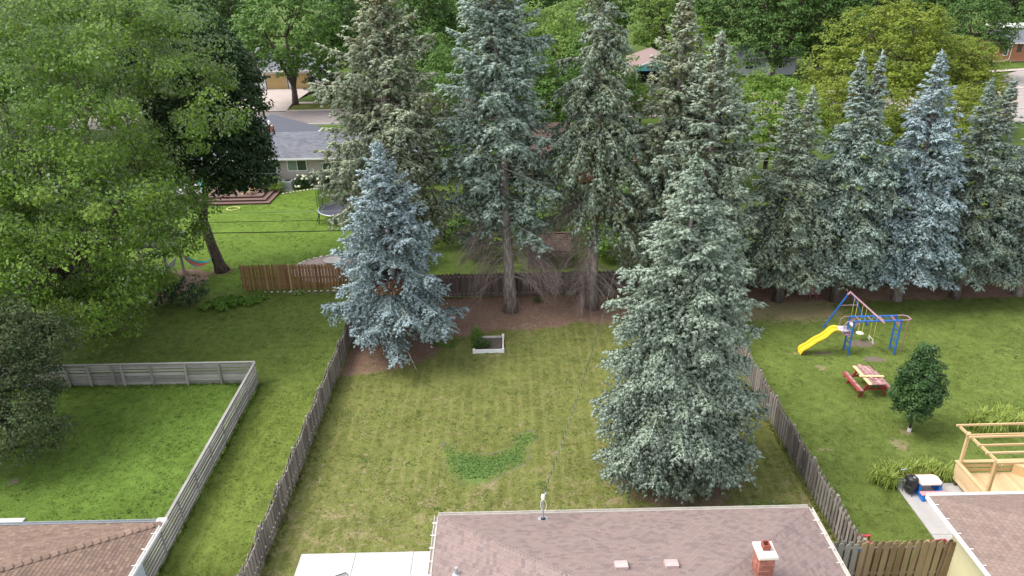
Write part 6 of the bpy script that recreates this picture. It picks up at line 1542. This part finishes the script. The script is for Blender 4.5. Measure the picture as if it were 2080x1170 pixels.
for (x, y) in ((.0, 3.1), (.0, 1.5), (2.55, 3.1), (2.55, 1.5)): part('pergola_post', MB().box(x, x + .095, y, y + .095, .502, 2.33), M_pine_z, dp)
part('corner_seat', MB().poly([(2.0, 3.15, .9), (2.6, 3.15, .9), (2.6, 2.6, .9)]).poly([(2.0, 3.15, .5), (2.6, 2.6, .5), (2.6, 2.6, .9), (2.0, 3.15, .9)]), M_pine, dp)
part('beam', MB().bar((-.14, 3.45, 2.38), (.02, 1.25, 2.38), .05, .09), M_pine_y, dp)
part('beam', MB().bar((2.6, 3.45, 2.38), (2.68, 1.25, 2.38), .05, .09), M_pine_y, dp)
for y, z in ((3.42, 2.45), (2.86, 2.43), (2.72, 2.45), (2.28, 2.43), (1.86, 2.43), (1.30, 2.45)): part('rafter', MB().bar((-.28 + (3.42 - y) * .07, y, z), (3.6, y + .03, z), .045, .07), M_pine, dp)
for x, y in ((.0, 3.05), (.0, .6)): part('foot_post', MB().box(x, x + .1, y, y + .1, 0, .258), M_pole, dp)

Lf_lily = mat_leaf('daylily_blade', (.17, .25, .035), (.40, .47, .11), None, .3, .5, .3, patch_scale=2)
def lily(label, x, y, h, n, seed, group):
    r = np.random.default_rng(seed); t = thing('daylily', label, 'plant', (x, y, 0), 0, group); m = MB()
    for k in range(n):
        a = r.uniform(0, 6.28); l = h * r.uniform(.7, 1.3); c, s = math.cos(a), math.sin(a); b = r.normal(0, .08, 2); w = .022; o = []
        for q, up in ((.0, 0), (.28, .72), (.62, .92), (1.0, r.uniform(.25, .75))):
            ww = w * (1 - q * .8); px, py, pz = b[0] + c * l * q * .75, b[1] + s * l * q * .75, l * up; o.append(((px - s * ww, py + c * ww, pz), (px + s * ww, py - c * ww, pz)))
        for u, v in zip(o[:-1], o[1:]): m.quad(u[0], u[1], v[1], v[0])
    part('blades', m, Lf_lily, t); part('crown_base', MB().lathe([(.06, 0), (.03, .08)], 6), Lf_lily, t)
G1, G2 = 'daylilies along the concrete path', 'daylilies behind the pine deck'
for i, (x, y) in enumerate(((13.3, 21.3), (13.55, 21.05), (13.8, 21.55), (14.2, 21.45), (14.65, 21.6), (15.05, 21.5), (15.4, 21.65), (15.72, 21.4))): lily(OR[i] + ' daylily clump from the left in the row behind the toy table', x, y, .55, 90, 60 + i, G1)
for i, (x, y) in enumerate(((18.65, 24.5), (18.95, 24.05), (19.2, 24.8), (19.45, 24.1), (19.75, 24.5), (20.1, 24.9), (20.35, 24.3))): lily(OR[i] + ' daylily clump from the left in the patch behind the pergola', x, y, .62, 90, 80 + i, G2)
wg = thing('toy_wagon', 'red plastic wagon tray behind the shadowbox fence', 'wagon', (13.62, 17.75, .06), .1); wm = MB()
wm.box(-.30, .30, -.19, .19, .14, .17); wm.box(-.32, -.29, -.2, .2, .171, .36); wm.box(.29, .32, -.2, .2, .171, .36); wm.box(-.288, .288, -.21, -.18, .171, .36); wm.box(-.288, .288, .18, .21, .171, .36)
part('tray', wm, M_redplastic, wg)
for sx in (-.2, .2):
    for sy in (-.22, .22): part('wheel', MB().tube([(sx, sy - .02, .08), (sx, sy + .02, .08)], .08, 12), M_black, wg)
part('handle', MB().tube([(-.3, 0, .2), (-.62, 0, .5)], .015, 6), M_black, wg)
leafy('spindly potted plant on the path by the cream wall', 14.0, 17.6, .62, .18, 46, Lf_darkshrub, 9, 'potted_plant', .11, .06)
leafy('slim dark potted plant beside the red wagon', 13.75, 17.3, .75, .12, 30, Lf_darkshrub, 10, 'potted_plant', .1, .06)
rc = thing('lawn_chair', 'red slatted lawn chair seen through the right picket fence', 'chair', (11.2, 17.75, 0), math.radians(90))
for k in range(5): part('back_slat', MB().bar((-.24 + k * .12, .22, .35), (-.24 + k * .12, .45, .95), .10, .02, (1, 0, 0)), M_redplastic, rc)
for k in range(4): part('seat_slat', MB().bar((-.28, -.25 + k * .13, .36), (.28, -.25 + k * .13, .34), .11, .02), M_redplastic, rc)
for sx in (-.3, .3): part('leg', MB().bar((sx, -.26, 0), (sx, -.24, .56), .06, .03, (0, 1, 0)).bar((sx, -.28, .57), (sx, .36, .55), .09, .02), M_redplastic, rc)
tr = thing('planter_box', 'grey concrete trough under the left end of the spruce row', 'trough', (16.9, 37.5, 0))
part('trough', MB().box(-.62, .62, -.18, .22, 0, .52), M_conc, tr, bevel=.02); part('rim', MB().box(-.66, .66, -.22, .26, .521, .57), M_conc, tr)
rt_ = thing('red_trestle', 'red wooden trestle legs leaning in front of the grey trough', 'trestle', (16.75, 36.95, 0))
part('leg', MB().bar((.05, .0, 0), (-.22, .25, 1.25), .10, .06, (0, 1, 0)), M_redpaint, rt_); part('leg', MB().bar((.42, .02, 0), (.02, .30, 1.30), .12, .06, (0, 1, 0)), M_redpaint, rt_); part('crosspiece', MB().bar((-.4, .27, 1.26), (.35, .33, 1.30), .09, .09), M_redpaint, rt_)
